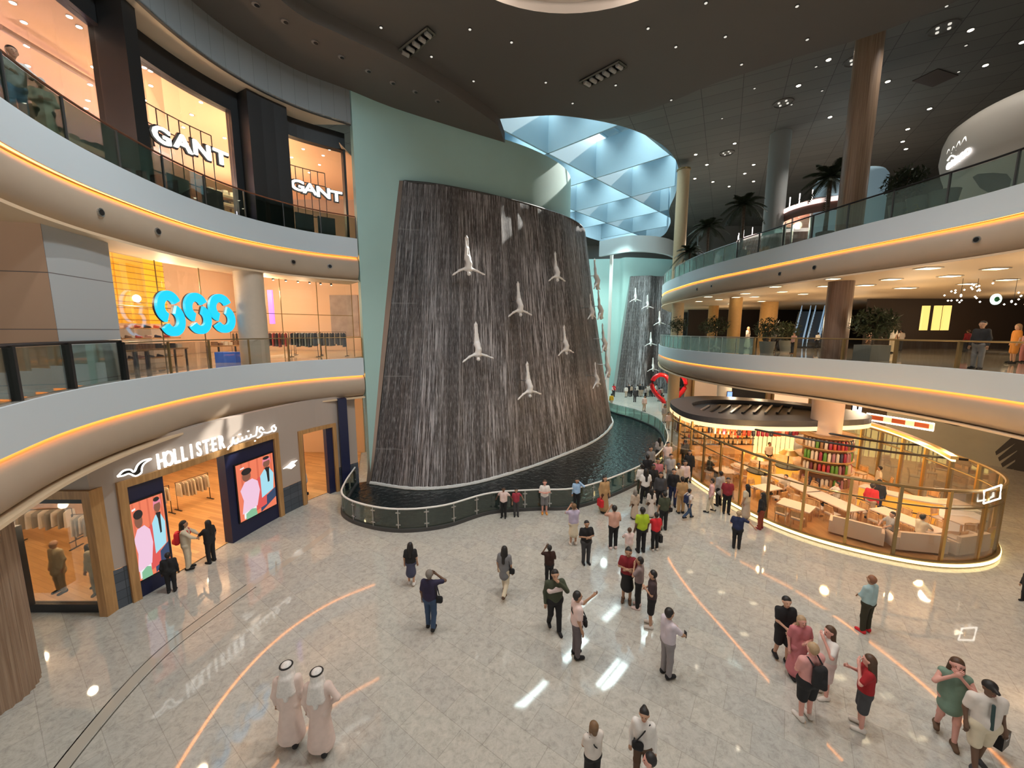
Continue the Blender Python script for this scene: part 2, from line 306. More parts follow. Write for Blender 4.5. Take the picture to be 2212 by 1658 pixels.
# skylight well and coffer beams
WELL = mat('skylight_white', (.34, .47, .55), .6)
m, uv = strip(SKY+[SKY[0]], ZC, ZC+4.2); struct(m.build('wall_skylight', m_grid('well_panels', (.38, .50, .58), (.36, .48, .56), 1.5, 1.5, 0, .6, .01, 'UV', line=(.3, .4, .46)), uv=uv), 'pale panelled wall around the skylight opening', 'wall')
def inside(p, poly):
    c = False; n = len(poly)
    for i in range(n):
        a, b = poly[i], poly[(i+1) % n]
        if (a[1] > p[1]) != (b[1] > p[1]) and p[0] < (b[0]-a[0])*(p[1]-a[1])/(b[1]-a[1])+a[0]: c = not c
    return c
o0 = Vector((7.41, 36.53))*1.193; dB = Vector((math.cos(math.radians(46)), math.sin(math.radians(46)))); dA = Vector((dB.y, -dB.x))
def beams(o0, d, e, rng, ang):
    for k in rng:
        c = o0+e*8.0*k; ts = [t*.25 for t in range(-140, 141) if inside(c+d*t*.25, SKY)]
        if len(ts) < 6: continue
        mm = MB(); a, b = ts[0], ts[-1]; u = d; w = Vector((-u.y, u.x))*.09
        P = [c+u*a-w, c+u*b-w, c+u*b+w, c+u*a+w]; mm.prism([(p.x, p.y) for p in P], ZC+.45, ZC+4.0)
        tag(mm.build('skylight_beam', WELL), 'white deep plate beam crossing the skylight opening', 'beam', 'deep white beams crossing the skylight')
beams(o0, dA, dB, range(-4, 6), 0); beams(o0, dB, dA, range(-4, 5), 0)
# roof decking between the glazed strips
m = MB(); pn = Vector((-dB.y, dB.x)); HW = [Vector(p[:2]) for p in SKY]
for k in range(-9, 10):
    c = o0+dA*8.0*k; a0, a1 = c+dA*.9, c+dA*4.6
    ts = [t*.5 for t in range(-90, 91) if inside(c+dA*3.3+dB*t*.5, SKY) or inside(c+dA*.9+dB*t*.5, SKY) or inside(c+dA*5.6+dB*t*.5, SKY)]
    if ts: b_, e_ = min(ts)-1.5, max(ts)+1.5; P = [a0+dB*b_, a1+dB*b_, a1+dB*e_, a0+dB*e_]; m.prism([(p.x, p.y) for p in P], ZC+4.25, ZC+4.4)
struct(m.build('roof', WELL), 'white roof decking between the glazed strips of the skylight', 'roof')
m = MB()
for k in range(-14, 24):
    c = o0+dA*1.33*k
    ts = [t*.25 for t in range(-160, 161) if inside(c+dB*t*.25, SKY)]
    if ts:
        a, b = ts[0], ts[-1]; w = Vector((-dB.y, dB.x))*.05; P = [c+dB*a-w, c+dB*b-w, c+dB*b+w, c+dB*a+w]; m.prism([(p.x, p.y) for p in P], ZC+4.02, ZC+4.15)
struct(m.build('trim_9', WELL), 'thin white glazing bars above the skylight beams', 'trim')
# round dome recess
m = MB(); P = [(6.6, 0), (6.6, .4), (6.35, .4), (6.35, 1.7), (5, 2.3), (.01, 2.55)]
m.lathe(P, (2.2, 11.3, ZL), 64); struct(m.build('ceiling', mat('dome_plaster', (.62, .55, .49), .6), smooth=True), 'round pale dome recess in the dark ceiling', 'ceiling')
for i in range(6): bulb(2.2+5.9*math.cos(i*1.05), 11.3+5.9*math.sin(i*1.05), ZL+.7, 60, (1, .86, .76), .15)
# lowered soffit above the walkway and its fascia
GW = spl([(-8.4, 22.0), (-6.6, 23.6), (-3.3, 25.8), (1.3, 28.9), (4.2, 32.3), (5.1, 36.0), (4.6, 41), (3, 46)], 10)
back = [p for p in GW if p[1] < 27.6]
inn_ = [Vector(p[:2]) for p in CL]+[Vector(p[:2]) for p in back]; rs = lambda C, n: [along(C, arc(C)[-1]*i/n)[0] for i in range(n+1)]
inn_ = rs(inn_, 80); out_ = rs([Vector(p[:2]) for p in EDG], 80)
m = MB(); m.v = [(p.x, p.y, z) for p, q in zip(inn_, out_) for p, z in ((p, ZS), (q, ZS), (q, ZL+.02), (p, ZL+.02))]
m.f = [(4*i+a, 4*i+4+a, 4*i+4+(a+1) % 4, 4*i+(a+1) % 4) for i in range(80) for a in (0, 1)]+[(0, 1, 2, 3), (323, 322, 321, 320)]; m.mi = [0]*len(m.f)
struct(m.build('ceiling', SOFF), 'lowered brown soffit curving from the shops to the skylight', 'ceiling')
m, uv = strip(CL, 19.72, ZS); fa = m.build('wall_fascia', FASC, uv=uv, smooth=True); struct(fa, 'curved grey fascia above the upper shops', 'wall')
m = MB(); m.sweep(CL, [(-.12, 19.72), (0, 19.72), (0, 19.78), (-.12, 19.78)]); struct(m.build('trim_1', DGREY), 'dark lower edge of the curved fascia', 'trim')
m = MB(); m.prism([(p[0], p[1]) for p in CL]+[(-30, 22), (-30, 2.5)], 19.74, 19.8); struct(m.build('ceiling', mat('beige_soffit', (.62, .52, .40), .6)), 'beige soffit over the upper shop fronts', 'ceiling')
# slabs
def slab(C, poly, T, side, lab, n0):
    m = MB(); m.prism(poly, T-.12, T); o = m.build('floor_'+side, FLOOR); struct(o, 'floor of the '+lab, 'floor')
    so_ = poly if side == 'right' or T > 100 else [(p[0], p[1]) for p in C]+[(p[0], p[1]) for p in off(C, -1.65)[::-1]]
    m = MB(); m.prism(so_, T-2.3, T-2.22); struct(m.build('ceiling', mat('warm_soffit', (.66, .50, .33), .6)), 'warm soffit under the '+lab, 'ceiling')
    m = MB(); m.sweep(C, [(-.3, T-.001), (0, T-.001), (.02, T-.02), (.02, T-.985), (-.03, T-.985), (-.03, T-.93), (-.3, T-.93)]); struct(m.build('trim_%d' % n0, FACE, smooth=True), 'pale grey edge band of the '+lab, 'trim')
    m = MB(); m.sweep(C, [(-.3, T-.935), (-.17, T-1.02), (-.07, T-1.10), (.03, T-1.28), (.06, T-1.5), (.04, T-1.75), (-.05, T-1.98), (-.2, T-2.15), (-.45, T-2.24), (-.8, T-2.26), (-.8, T-1.2)]); struct(m.build('trim_%d' % (n0+1), CREAM, smooth=True), 'rounded cream cove under the '+lab, 'trim')
    m = MB(); m.sweep(C, [(-.15, T-.965), (-.045, T-.965), (-.045, T-.935), (-.15, T-.935)]); tag(m.build('cove_light', LED), 'warm light strip below the edge of the '+lab, 'light strip')
pl = [(p[0], p[1]) for p in CL]+[(-30, 21.95), (-30, 2.5)]
slab(CL, pl, 14, 'left', 'upper gallery above the blue-lettered store', 10); slab(CL, pl, 7.5, 'left', 'gallery in front of the blue-lettered store', 12)
slab(CR2, [(p[0], p[1]) for p in CR2]+[(75, 5), (75, 62)], 14, 'right', 'upper gallery with palms', 14)
slab(CR1, [(p[0], p[1]) for p in CR1]+[(75, 5), (75, 62)], 7.5, 'right', 'gallery above the oval restaurant', 16)
def downspots(C, T, sts, lab):
    for s in sts:
        p, d = along(C, s); n = Vector((d.y, -d.x)); q = p+n*.045
        t = thing('recessed_spotlight', 'small round recessed spotlight in the cream cove of the '+lab, 'spotlight', (q.x, q.y, T-1.62), math.atan2(d.y, d.x), 'recessed spots in the cove of the '+lab)
        m = MB(); m.cyl((0, 0, 0), (0, -.05, 0), .12, n=14); ho = m.build('housing', STEEL, t); m = MB(); m.cyl((0, -.05, 0), (0, -.06, 0), .085, n=14); m.build('lens', BLACK, ho)
downspots(CL, 14, [hit(CL, x, y)[0] for x, y in ((210, 450), (335, 491), (632, 563), (712, 576))], 'upper gallery above the blue-lettered store')
downspots(CR2, 14, [hit(CR2, x, y)[0] for x, y in ((2115, 508), (1763, 567), (1688, 580), (1540, 607), (1508, 613))], 'upper gallery with palms')
# ---------------- railings: panels, posts, handrail
def railing(C, T, s0, s1, inset, label, step=1.5, h=1.15, gm=GLS, hm=BRASSD, post=True, dark=None, pw=.03, w=.045, pr=None, clamps=False):
    K = off(C, -inset); A = arc(K); s1 = min(s1, A[-1]); t = thing('glass_railing', label, 'railing'); n = max(1, round((s1-s0)/step)); st = (s1-s0)/n
    m = MB(); m.tube([(p[0], p[1], T+h) for p in cut(K, s0, s1, max(8, n*3))], w, 8); m.build('handrail', hm, t, smooth=True)
    for i in range(n):
        q = cut(K, s0+i*st+.03, s0+(i+1)*st-.03, 3); m = MB(); m.sweep(q, [(-.008, T+.03), (.008, T+.03), (.008, T+h-.06), (-.008, T+h-.06)]); m.build('glass_panel', gm, t)
    if post:
        for i in range(n+1):
            p, d = along(K, s0+i*st); m = MB(); m.box(p.x-pw, p.y-pw*1.6, T, p.x+pw, p.y+pw*1.6, T+h-.03, rz=math.atan2(d.y, d.x)); po = m.build('post', pr or STEEL, t)
            if clamps:
                for zc in (.22, h-.2): m = MB(); m.box(p.x-.11, p.y-.035, T+zc, p.x+.11, p.y+.035, T+zc+.05, rz=math.atan2(d.y, d.x)); m.build('clamp', STEEL, po)
    return t
sA = hit(CL, 285, 825)[0]
railing(CL, 7.5, 3.2, sA, .12, 'dark framed glass railing on the gallery beside the panelled pillar', 2.1, 1.2, GLS, BLACK, pr=BLACK, pw=.05)
railing(CL, 7.5, sA+.05, 99, .12, 'thin bronze glass railing on the gallery before the blue-lettered store', 2.0, 1.15, GLC, BRASSD, pr=BRASSD, pw=.022, w=.022)
railing(CL, 14, 3.2, 99, .12, 'dark glass railing with copper handrail on the gallery before the upper shops', 1.7, 1.15, GLD, mat('copper_rail', (.22, .10, .06), .35, .5), pr=DGREY, pw=.02, w=.035)
A1 = arc(CR1)[-1]; sB = hit(CR1, 1620, 765)[0]
railing(CR1, 7.5, 4, sB, .12, 'pale glass railing on the far curve of the middle gallery', 1.3, 1.1, GLP, STEEL, pr=STEEL, pw=.02, w=.03)
railing(CR1, 7.5, sB+.05, A1-2, .12, 'bronze topped glass railing on the gallery above the oval restaurant', 2.4, 1.1, GLC, BRASSD, pr=BRASSD, pw=.045, w=.035)
sC = hit(CR2, 1585, 560)[0]
railing(CR2, 14, 4, sC, .12, 'pale glass railing at the far tip of the palm gallery', 1.3, 1.1, GLP, STEEL, pr=STEEL, pw=.02, w=.03)
railing(CR2, 14, sC+.05, arc(CR2)[-1]-2, .12, 'grey glass railing with dark handrail in front of the palms', 2.0, 1.2, glass('grey_rail_glass', (.74, .82, .79), .05, milky=.05), BLACK, pr=DGREY, pw=.025, w=.04)
# ================================================================== waterfall bay
ZT = 17.6
WB = spl([(-8.35, 22.0), (-5.5, 21.15), (-2.9, 21.65), (-.2, 23.5), (3.1, 26.6), (7.0, 31.3), (9.7, 37), (10.2, 42), (9, 47)], 16)
WT = spl([(-6.25, 23.75), (-4.75, 24.15), (-3.05, 25.0), (-.85, 26.4), (1.45, 28.15), (4.5, 31.3), (6.15, 34.6), (6.7, 39), (6, 44)], 16)
def wsurf(C0, C1, n, k, folds=True):
    A0 = arc(C0)[-1]; A1 = arc(C1)[-1]; m = MB(); uv = []; N0 = 16*8
    n0 = normals(C0)
    for i, (a, b) in enumerate(zip(C0, C1)):
        u = arc0[i] if False else A0*i/(len(C0)-1)
        for j in range(k+1):
            v = j/k; p = Vector(a[:2]).lerp(Vector(b[:2]), v**.88)
            if folds:
                f = .05*math.sin(u*2.4+.6*math.sin(v*2))+.03*math.sin(u*5.1+1.3)+.12*math.sin(u*.9+2); p = p-n0[i]*f*-(1-.3*v)
            m.v.append((p.x, p.y, v*ZT)); uv.append((u, v*ZT))
    K = k+1; m.f = [(i*K+j, (i+1)*K+j, (i+1)*K+j+1, i*K+j+1) for i in range(len(C0)-1) for j in range(k)]; m.mi = [0]*len(m.f); return m, uv
def dens(P, n): A = arc(P)[-1]; return [along(P, A*i/n)[0] for i in range(n+1)]
# matched parameters keep the streaks running down the slope
m, uv = wsurf(WB, WT, 0, 24)
wf = thing('waterfall', 'tall dark curved waterfall wall streaked with white falling water', 'waterfall', (0, 0, 0))
m.build('water_curtain', CURT, wf, smooth=True, uv=uv)
m = MB(); q0 = Vector(WB[0][:2]); q1 = Vector(WT[0][:2]); d = Vector((-.30, .02)); V = []
for p, z in ((q0, 0), (q1, ZT)):
    V += [(p.x+.02, p.y-.06, z), (p.x+d.x, p.y+d.y-.1, z), (p.x+d.x, p.y+d.y+.3, z), (p.x+.02, p.y+.3, z)]
m.add(V, [(0, 1, 5, 4), (1, 2, 6, 5), (3, 0, 4, 7), (4, 5, 6, 7)]); m.build('side_frame', mat('bronze_steel', (.42, .34, .29), .35, .8), wf)
m = MB(); m.tube([(p[0], p[1], ZT) for p in WT], .06, 6); m.build('top_lip', DGREY, wf)
m = MB(); pts = off(WB, .12); rr = [.10+.04*R.random() for _ in pts]; m.tube([(p[0], p[1], .10) for p in pts], rr, 7); tag(m.build('splash_line', mat('white_foam', (.55, .58, .58), .6, var=.3, vs=12), wf, smooth=True), 'white foam where the water lands')
# sage wall with a slanted opening, its front follows GW
def green(C, z1, q_edge=None):
    m = MB(); A = arc(C); n = len(C); uv = []
    for sgn, o in ((0, 0), (1, -.35)):
        K = off(C, o)
        for i, p in enumerate(K): m.v += [(p[0], p[1], 0 if i < 6 or True else ZT-.6), (p[0], p[1], z1)]
    m.f = [(2*i, 2*i+2, 2*i+3, 2*i+1) for i in range(n-1)]; N_ = 2*n
    m.f += [(N_+2*i+1, N_+2*i+3, N_+2*i+2, N_+2*i) for i in range(n-1)]
    m.f += [(2*i+1, 2*i+3, N_+2*i+3, N_+2*i+1) for i in range(n-1)]+[(0, 1, N_+1, N_), (2*n-2, N_+2*n-2, N_+2*n-1, 2*n-1)]
    m.mi = [0]*len(m.f); return m
# above the water it is full depth, below it recedes behind the curtain
GB = [Vector((p[0], p[1])) for p in GW]
m = green(GB, 21.6); struct(m.build('wall_front', SAGE, smooth=True), 'sage green curved wall around the waterfall', 'wall')
# pool
PR = spl([(-9.3, 22.0), (-8.9, 19.6), (-8.35, 18.0), (-7.0, 16.95), (-5.1, 16.4), (-3.1, 16.8), (-1.1, 18.15), (1.2, 18.55), (3.2, 18.75), (5.6, 20.3), (8.6, 23.1), (11.2, 27), (12.7, 31), (13.4, 35), (12.6, 39), (11.3, 41.8), (10.6, 46), (11.5, 50)], 6)
m = MB(); poly = [(p[0], p[1]) for p in PR]+[(6, 50), (4, 44), (0, 33), (-6, 24.5), (-8.4, 22.4)]; m.prism(poly, .01, .05)
struct(m.build('water', POOL), 'dark rippling pool at the foot of the waterfall', 'pool')
m = MB(); m.sweep(PR, [(-.16, 0), (.04, 0), (.04, .16), (-.16, .16)]); struct(m.build('trim_20', DGREY), 'dark kerb around the waterfall pool', 'trim')
AP = arc(PR)[-1]; sP1 = AP*.63
railing(PR, .1, .2, sP1, .05, 'white topped glass railing curving round the front of the dark pool', 1.25, .98, glass('pool_glass', (.72, .80, .74), .07), WHITE, pr=STEEL, clamps=True, pw=.022, w=.045)
railing(PR, .1, sP1+.05, AP, .05, 'pale glass railing curving along the far side of the pool', 1.3, 1.0, GLP, STEEL, pr=STEEL, pw=.022, w=.03)
def onfall(px, py):
    z = 9.
    for _ in range(12):
        f = (max(0, min(ZT, z))/ZT)**.88; K = [Vector(a[:2]).lerp(Vector(b[:2]), f) for a, b in zip(WB, WT)]
        s, z2 = hit(K, px, py); z = z*.4+z2*.6
    p, d = along(K, s); return Vector((p.x, p.y, z)), d
# far bay: bulkhead, second sage wall, second waterfall
m = MB(); K = spl([(11.3, 52), (13.5, 49.5), (15, 48.8), (18, 49.5), (21, 52), (25, 58)], 8); m.sweep(K, [(-.4, 18.6), (0, 18.6), (0, 20.5), (-.4, 20.5)])
struct(m.build('wall_bulkhead', mat('pale_bulkhead', (.42, .48, .50), .6), smooth=True), 'pale grey curved bulkhead below the far end of the skylight', 'wall')
K2 = spl([(6, 60), (12, 59.4), (15.6, 59), (16.6, 58), (20, 58.6), (25, 60), (32, 62)], 8)
m = green(K2, 19.6); struct(m.build('wall_back', SAGE, smooth=True), 'pale green wall around the distant waterfall', 'wall')
B2 = spl([(15.5, 57.2), (16.8, 56.3), (19, 55.4), (21, 57), (23, 55.5), (26, 56), (30, 58)], 12); T2 = spl([(17.3, 57.8), (18.2, 57.3), (19.6, 57), (21.3, 57.7), (23.4, 57), (26, 57.2), (30, 59)], 12)
ZT_ = ZT; ZT = 16.9; m, uv = wsurf(B2, T2, 0, 12); ZT = ZT_
w2 = thing('waterfall', 'distant grey waterfall seen between the first one and the galleries', 'waterfall'); m.build('water_curtain', CURT, w2, smooth=True, uv=uv)
m = MB(); m.add([(15.5, 57.2, 0), (17.3, 57.8, 16.9), (17.1, 58.2, 16.9), (15.2, 57.8, 0)], [(0, 1, 2, 3)]); m.build('side_frame', STEEL, w2)
m = MB(); m.cyl((12.95, 52, 0), (12.95, 52, 20), .22, n=12); tag(m.build('white_post', WHITE), 'slim white post beside the far pale green wall', 'post')
for x, y in ((8, 54), (12, 47), (16, 52)): spot(x, y, 21, 2600, (.75, 1, .95), 2.2, .3)  # cool spots without fittings, added below the skylight to light the far bay
# walls closing the building; upper one behind the camera added to block sky light
m = MB(); m.box(-45, -14.4, 11, 75, -14, 24.6); m.box(-40, 74, 0, 76, 74.4, 24.6); m.box(74, -14, 0, 74.4, 74, 24.6); struct(m.build('wall_far', mat('far_wall_grey', (.22, .20, .18), .7)), 'dim rear wall of the mall, one part added to block sky light', 'wall')
# ================================================================== ground level clothing store
CS = spl([(-12.95, 11.35), (-12.6, 12.2), (-12.2, 14), (-11.85, 15.9), (-11.3, 18.1), (-10.4, 20.2), (-9.1, 22.0)], 8)
ACS = arc(CS)[-1]
def ang(d): return math.atan2(d.y, d.x)
b0 = hit(CS, 268, 1180)[0]; b1 = hit(CS, 606, 1030)[0]; n0 = hit(CS, 648, 1010)[0]; n1 = hit(CS, 728, 980)[0]; zb = 3.95; zn = 3.75
def wallpart(C, a, b, z0, z1, m, name, lab, inn=-.3, cat='wall'):
    q = cut(C, a, b, max(2, int((b-a)*3))); mm = MB(); mm.sweep(q, [(inn, z0), (0, z0), (0, z1), (inn, z1)]); return struct(mm.build(name, m), lab, cat)
wallpart(CS, b0, b1, zb, 5.4, TAUPE, 'wall_left', 'taupe shop wall above the big entrance'); wallpart(CS, n0, n1, zn, 5.4, TAUPE, 'wall_left', 'taupe shop wall above the narrow window')
for a, b, l in ((0, b0, 'between the two oak frames'), (b1, n0, 'between the entrance and the narrow window'), (n1, ACS, 'beside the sage wall')):
    wallpart(CS, a, b, 1.35, 5.4, TAUPE, 'wall_left', 'taupe shop wall '+l); q = cut(CS, a, b, 4); mm, uv = strip(off(q, .02), 0, 1.35); struct(mm.build('trim_3', SLATE, uv=uv), 'blue grey slate dado '+l, 'trim')
mm = MB(); mm.box(-9.75, 21.0, 0, -9.3, 21.5, 5.3, rz=.6); struct(mm.build('trim_4', NAVY), 'navy vertical panel beside the sage wall', 'trim')
# straight return with the shop window
SX0, SX1, SY = -16.2, -12.95, 11.3
zl = at(190, 1075, SY).z
mm = MB(); mm.box(-20, SY, zl, SX1, SY+.3, 5.4); mm.box(-20, SY, 0, SX0, SY+.3, zl); struct(mm.build('wall_left', TAUPE), 'taupe shop wall around the mannequin window', 'wall')
def oakframe(lab, C, a, b, z, w=.24, z0=0.):
    t = thing('oak_portal', lab, 'frame'); pa, da = along(C, a); pb, db = along(C, b)
    for s in (a+w/2, b-w/2):
        mm = MB(); q = cut(C, s-w/2, s+w/2, 1); mm.sweep(q, [(-.3, z0), (.1, z0), (.1, z), (-.3, z)]); mm.build('jamb', WOODF, t)
    mm = MB(); mm.sweep(cut(C, a, b, 10), [(-.3, z), (.1, z), (.1, z+w), (-.3, z+w)]); mm.build('head', WOODF, t); return t
oakframe('oak portal frame of the big shop entrance', CS, b0, b1, zb); oakframe('narrow oak frame of the small shop window by the pool', CS, n0, n1, zn, .2)
LS = [Vector((SX0-.2, SY-.02)), Vector((SX1+.1, SY-.02))]
oakframe('oak frame of the shop window with three mannequins', LS, 0, SX1-SX0+.3, zl, .26)
# inner dark surrounds, screens
def screen(s0, s1, z0, z1, o, lab):
    (p, d), (q, _) = along(CS, s0), along(CS, s1); d = (q-p).normalized(); n = Vector((d.y, -d.x)); c = (p+q)/2+n*o; Wd = (q-p).length; H = z1-z0
    t = thing('advert_screen', lab, 'screen', (c.x, c.y, z0), ang(d)); mm = MB(); mm.box(-Wd/2-.05, .01, -.05, Wd/2+.05, .12, H+.05); mm.build('casing', BLACK, t)
    cols = dict(bg=(.95, .22, .11), fold=(.78, .16, .08), skin=(.26, .10, .06), hair=(.01, .008, .01), pink=(.95, .62, .80), blue=(.42, .80, .93), navy=(.03, .06, .14), red=(.80, .10, .09), ghu=(.85, .25, .36), white=(.95, .95, .95), grn=(.25, .55, .33), tur=(.35, .75, .80))
    ks = list(cols); ms = [emis('screen_'+k, cols[k], .72) for k in ks]; mm = MB(); ly = [0]
    def poly(pts, k): ly[0] += 1; mm.add([((x-.5)*Wd, -.004-ly[0]*.0006, y*H) for x, y in pts], [tuple(range(len(pts)))], ks.index(k))
    def ell(x, y, a, b, k): poly([(x+a*math.cos(i*PI/8), y+b*math.sin(i*PI/8)) for i in range(16)], k)
    poly([(0, 0), (1, 0), (1, 1), (0, 1)], 'bg')
    for x in (.1, .3, .52, .7, .9): poly([(x, .25), (x+.05, .25), (x+.06, 1), (x+.01, 1)], 'fold')
    poly([(.55, 0), (1, .16), (1, .34), (.55, .2)], 'navy')
    poly([(.38, .06), (.72, .10), (.74, .3), (.58, .66), (.42, .6)], 'red')
    poly([(.60, .25), (.94, .33), (.98, .62), (.88, .74), (.72, .75), (.6, .66)], 'blue'); ell(.8, .86, .10, .085, 'skin'); poly([(.68, .80), (.70, .93), (.80, .97), (.92, .93), (.93, .82), (.90, .9), (.72, .89)], 'ghu'); ell(.8, .95, .09, .03, 'hair')
    poly([(.73, .78), (.88, .77), (.86, .7), (.85, .5), (.80, .49), (.78, .69)], 'hair')
    poly([(.10, .02), (.42, .06), (.44, .2), (.1, .16)], 'white'); poly([(.14, .0), (.44, .0), (.42, .12), (.3, .15), (.15, .1)], 'grn')
    poly([(.06, .12), (.46, .16), (.56, .42), (.52, .6), (.38, .68), (.18, .66), (.06, .54), (.12, .35)], 'pink'); ell(.24, .76, .11, .095, 'skin'); ell(.25, .84, .13, .06, 'hair'); poly([(.1, .9), (.2, .91), (.2, .935), (.1, .925)], 'white')
    mm.build('picture', ms, t); return t
s_a = hit(CS, 280, 1170)[0]; s_b = hit(CS, 357, 1130)[0]; s_c = hit(CS, 511, 1060)[0]; s_d = hit(CS, 592, 1050)[0]
e0 = hit(CS, 360, 1100)[0]; e1 = hit(CS, 494, 1080)[0]
wallpart(CS, b0+.24, e0, 0, zb, NAVY, 'trim_5', 'dark navy panel beside the entrance, nearer the slate dado', -.4, 'trim'); wallpart(CS, e1, b1-.24, 0, zb, NAVY, 'trim_5', 'dark navy panel beside the entrance, nearer the pool', -.4, 'trim')
screen(s_a+.02, s_b-.02, .62, 3.35, .06, 'large bright advert screen of two young men, nearer the mannequin window')
screen(s_c, s_d, .75, 3.3, .06, 'large bright advert screen of two young men, nearer the pool')
# interior
mm = MB(); mm.prism([(p[0], p[1]) for p in off(CS, -.25)]+[(-12, 30), (-30, 30), (-30, SY+.1), (-13.2, SY+.1)], .005, .03); struct(mm.build('floor', PLANK), 'warm oak plank floor of the clothing store', 'floor')
mm = MB(); mm.prism([(p[0], p[1]) for p in off(CS, -.3)]+[(-12, 30), (-30, 30), (-30, SY+.3), (-13.3, SY+.3)], 4.6, 4.7); struct(mm.build('ceiling', SHOPC), 'plain ceiling of the clothing store', 'ceiling')
mm = MB(); mm.box(-27, SY, 0, -26.8, 30, 4.6); mm.box(-27, 28, 0, -11, 28.2, 4.6); struct(mm.build('wall_store', mat('store_wall', (.50, .33, .20), .7)), 'brown inner wall of the clothing store', 'wall')
for x, y in ((-15.5, 14.5), (-19, 14), (-16, 19), (-20.5, 19.5), (-13.4, 21.3), (-17.5, 24)): bulb(x, y, 4.1, 200, (1, .74, .46), .15)
wallpart(CS, n0+.2, n0+.3, 0, zn, NAVY, 'trim_6', 'dark slim panel in the narrow window', -.3, 'trim'); wallpart(CS, n1-.55, n1-.2, 0, zn, NAVY, 'trim_6', 'dark panel in the narrow window by the pool', -.3, 'trim')
mm = MB(); mm.box(SX0, SY+.08, .0, SX1, SY+.25, .28); mm.box(SX0, SY+.08, zl-.22, SX1, SY+.25, zl); mm.box(SX0, SY+.08, .28, SX0+.16, SY+.25, zl-.2); mm.box(SX1-.3, SY+.08, .28, SX1-.14, SY+.25, zl-.2); struct(mm.build('trim_7', BLACK), 'black inner frame of the mannequin window', 'trim')
mm = MB(); mm.box(SX0+.1, SY+.14, .28, SX1-.3, SY+.15, zl-.22); struct(mm.build('window_1', GLC), 'shop window glass before three mannequins', 'window')
mm = MB(); mm.box(-15.95, SY-.75, .45, -15.1, SY-.1, 3.1); tag(mm.build('display_totem', DGREY), 'dark grey upright display box standing beside the ribbed wooden column', 'totem')
# lettering on the wall
WON = emis('sign_white', (1, .96, .88), 1.5)
def facia_text(txt, x0, x1, size, C, o, t, zf, m=WON, name='letter', bo=.012, sx=1.):
    for i, ch in enumerate(txt):
        if ch == ' ': continue
        px = x0+(x1-x0)*(i/(max(1, len(txt)-1))); s = hit(C, px, zf(px))[0]; z = hit(C, px, zf(px))[1]; p, d = along(C, s); n = Vector((d.y, -d.x)); p = p+n*o
        text(ch, size, m, .03, name, t, (p.x, p.y, z), ang(d), bo, sx)
t = thing('shop_sign', 'white lit latin and arabic shop name over the entrance', 'sign')
facia_text('HOLLISTER', 344, 474, .78, CS, .1, t, lambda x: 996-(x-344)*.31, sx=.53)
def stroke(t, C, pts, o, r, name='letter', m=WON, k=6):
    Q = []
    for x, y in spl([(a, b, 0) for a, b in pts], k):
        pass
def strokes(t, C, lists, o, r, m=WON, name='arabic_letter'):
    for pts in lists:
        mm = MB(); P = []
        for q in spl([Vector((a, b, 0)) for a, b in pts], 5):
            s, z = hit(C, q.x, q.y); p, d = along(C, s); n = Vector((d.y, -d.x)); P.append((p.x+n.x*o, p.y+n.y*o, z))
        mm.tube(P, r, 6); mm.build(name, m, t)
strokes(t, CS, [[(590, 917), (583, 923), (588, 931), (593, 924), (586, 919)], [(584, 930), (574, 934), (566, 933)], [(566, 928), (560, 922), (556, 930), (563, 935), (558, 942), (552, 945)], [(552, 920), (550, 935), (548, 940), (538, 943)],
    [(538, 937), (537, 944), (530, 947), (528, 940)], [(528, 947), (520, 950), (519, 943)], [(519, 951), (511, 953), (510, 946), (509, 955), (503, 957), (500, 950)], [(500, 943), (497, 958), (490, 965), (487, 971)], [(512, 938), (516, 937)], [(531, 931), (534, 930)], [(545, 952), (548, 951)]], .1, .035)
t = thing('bird_logo', 'white outlined seagull logo beside the shop name', 'logo')
bird = [(250, 1028), (262, 1016), (276, 1013), (285, 1018), (293, 1003), (305, 994), (322, 990), (308, 999), (302, 1008), (300, 1020), (288, 1027), (274, 1022), (262, 1026), (250, 1028)]
def silh(t, C, pts, o, m, name, mn=None):
    P = []
    for x, y in pts:
        s, z = hit(C, x, y); p, d = along(C, s); n = Vector((d.y, -d.x)); P.append(Vector((p.x+n.x*o, p.y+n.y*o, z)))
    mm = MB(); k = len(P); d = Vector((0, 0, 0)); nn = Vector((n.x, n.y, 0))*.05
    mm.add([p for p in P]+[p+nn for p in P], [tuple(range(k)), tuple(range(k, 2*k))[::-1]]+[(i, (i+1) % k, k+(i+1) % k, k+i) for i in range(k)]); mm.build(name, m, t)
silh(t, CS, bird[:-1], .05, BLACK, 'bird_body')
strokes(t, CS, [bird], .1, .03, name='outline')
t = thing('bird_logo', 'small white lit seagull logo beside the narrow window', 'logo')
silh(t, CS, [(609, 1012), (620, 1004), (628, 996), (640, 993), (632, 1000), (636, 1004), (626, 1012), (616, 1010)], .05, WON, 'bird_body')
# ribbed column in the near corner
cc = G(-55, 1520); mm = MB(); rad = 1.05; P = []
for i in range(72): r = rad*(1 if i % 2 else .955); P.append((cc.x+r*math.cos(i*PI/36), cc.y+r*math.sin(i*PI/36)))
mm.prism(P, 0, 5.3); tag(mm.build('ribbed_column', RIBW), 'brown vertically ribbed column standing under the near gallery', 'column')
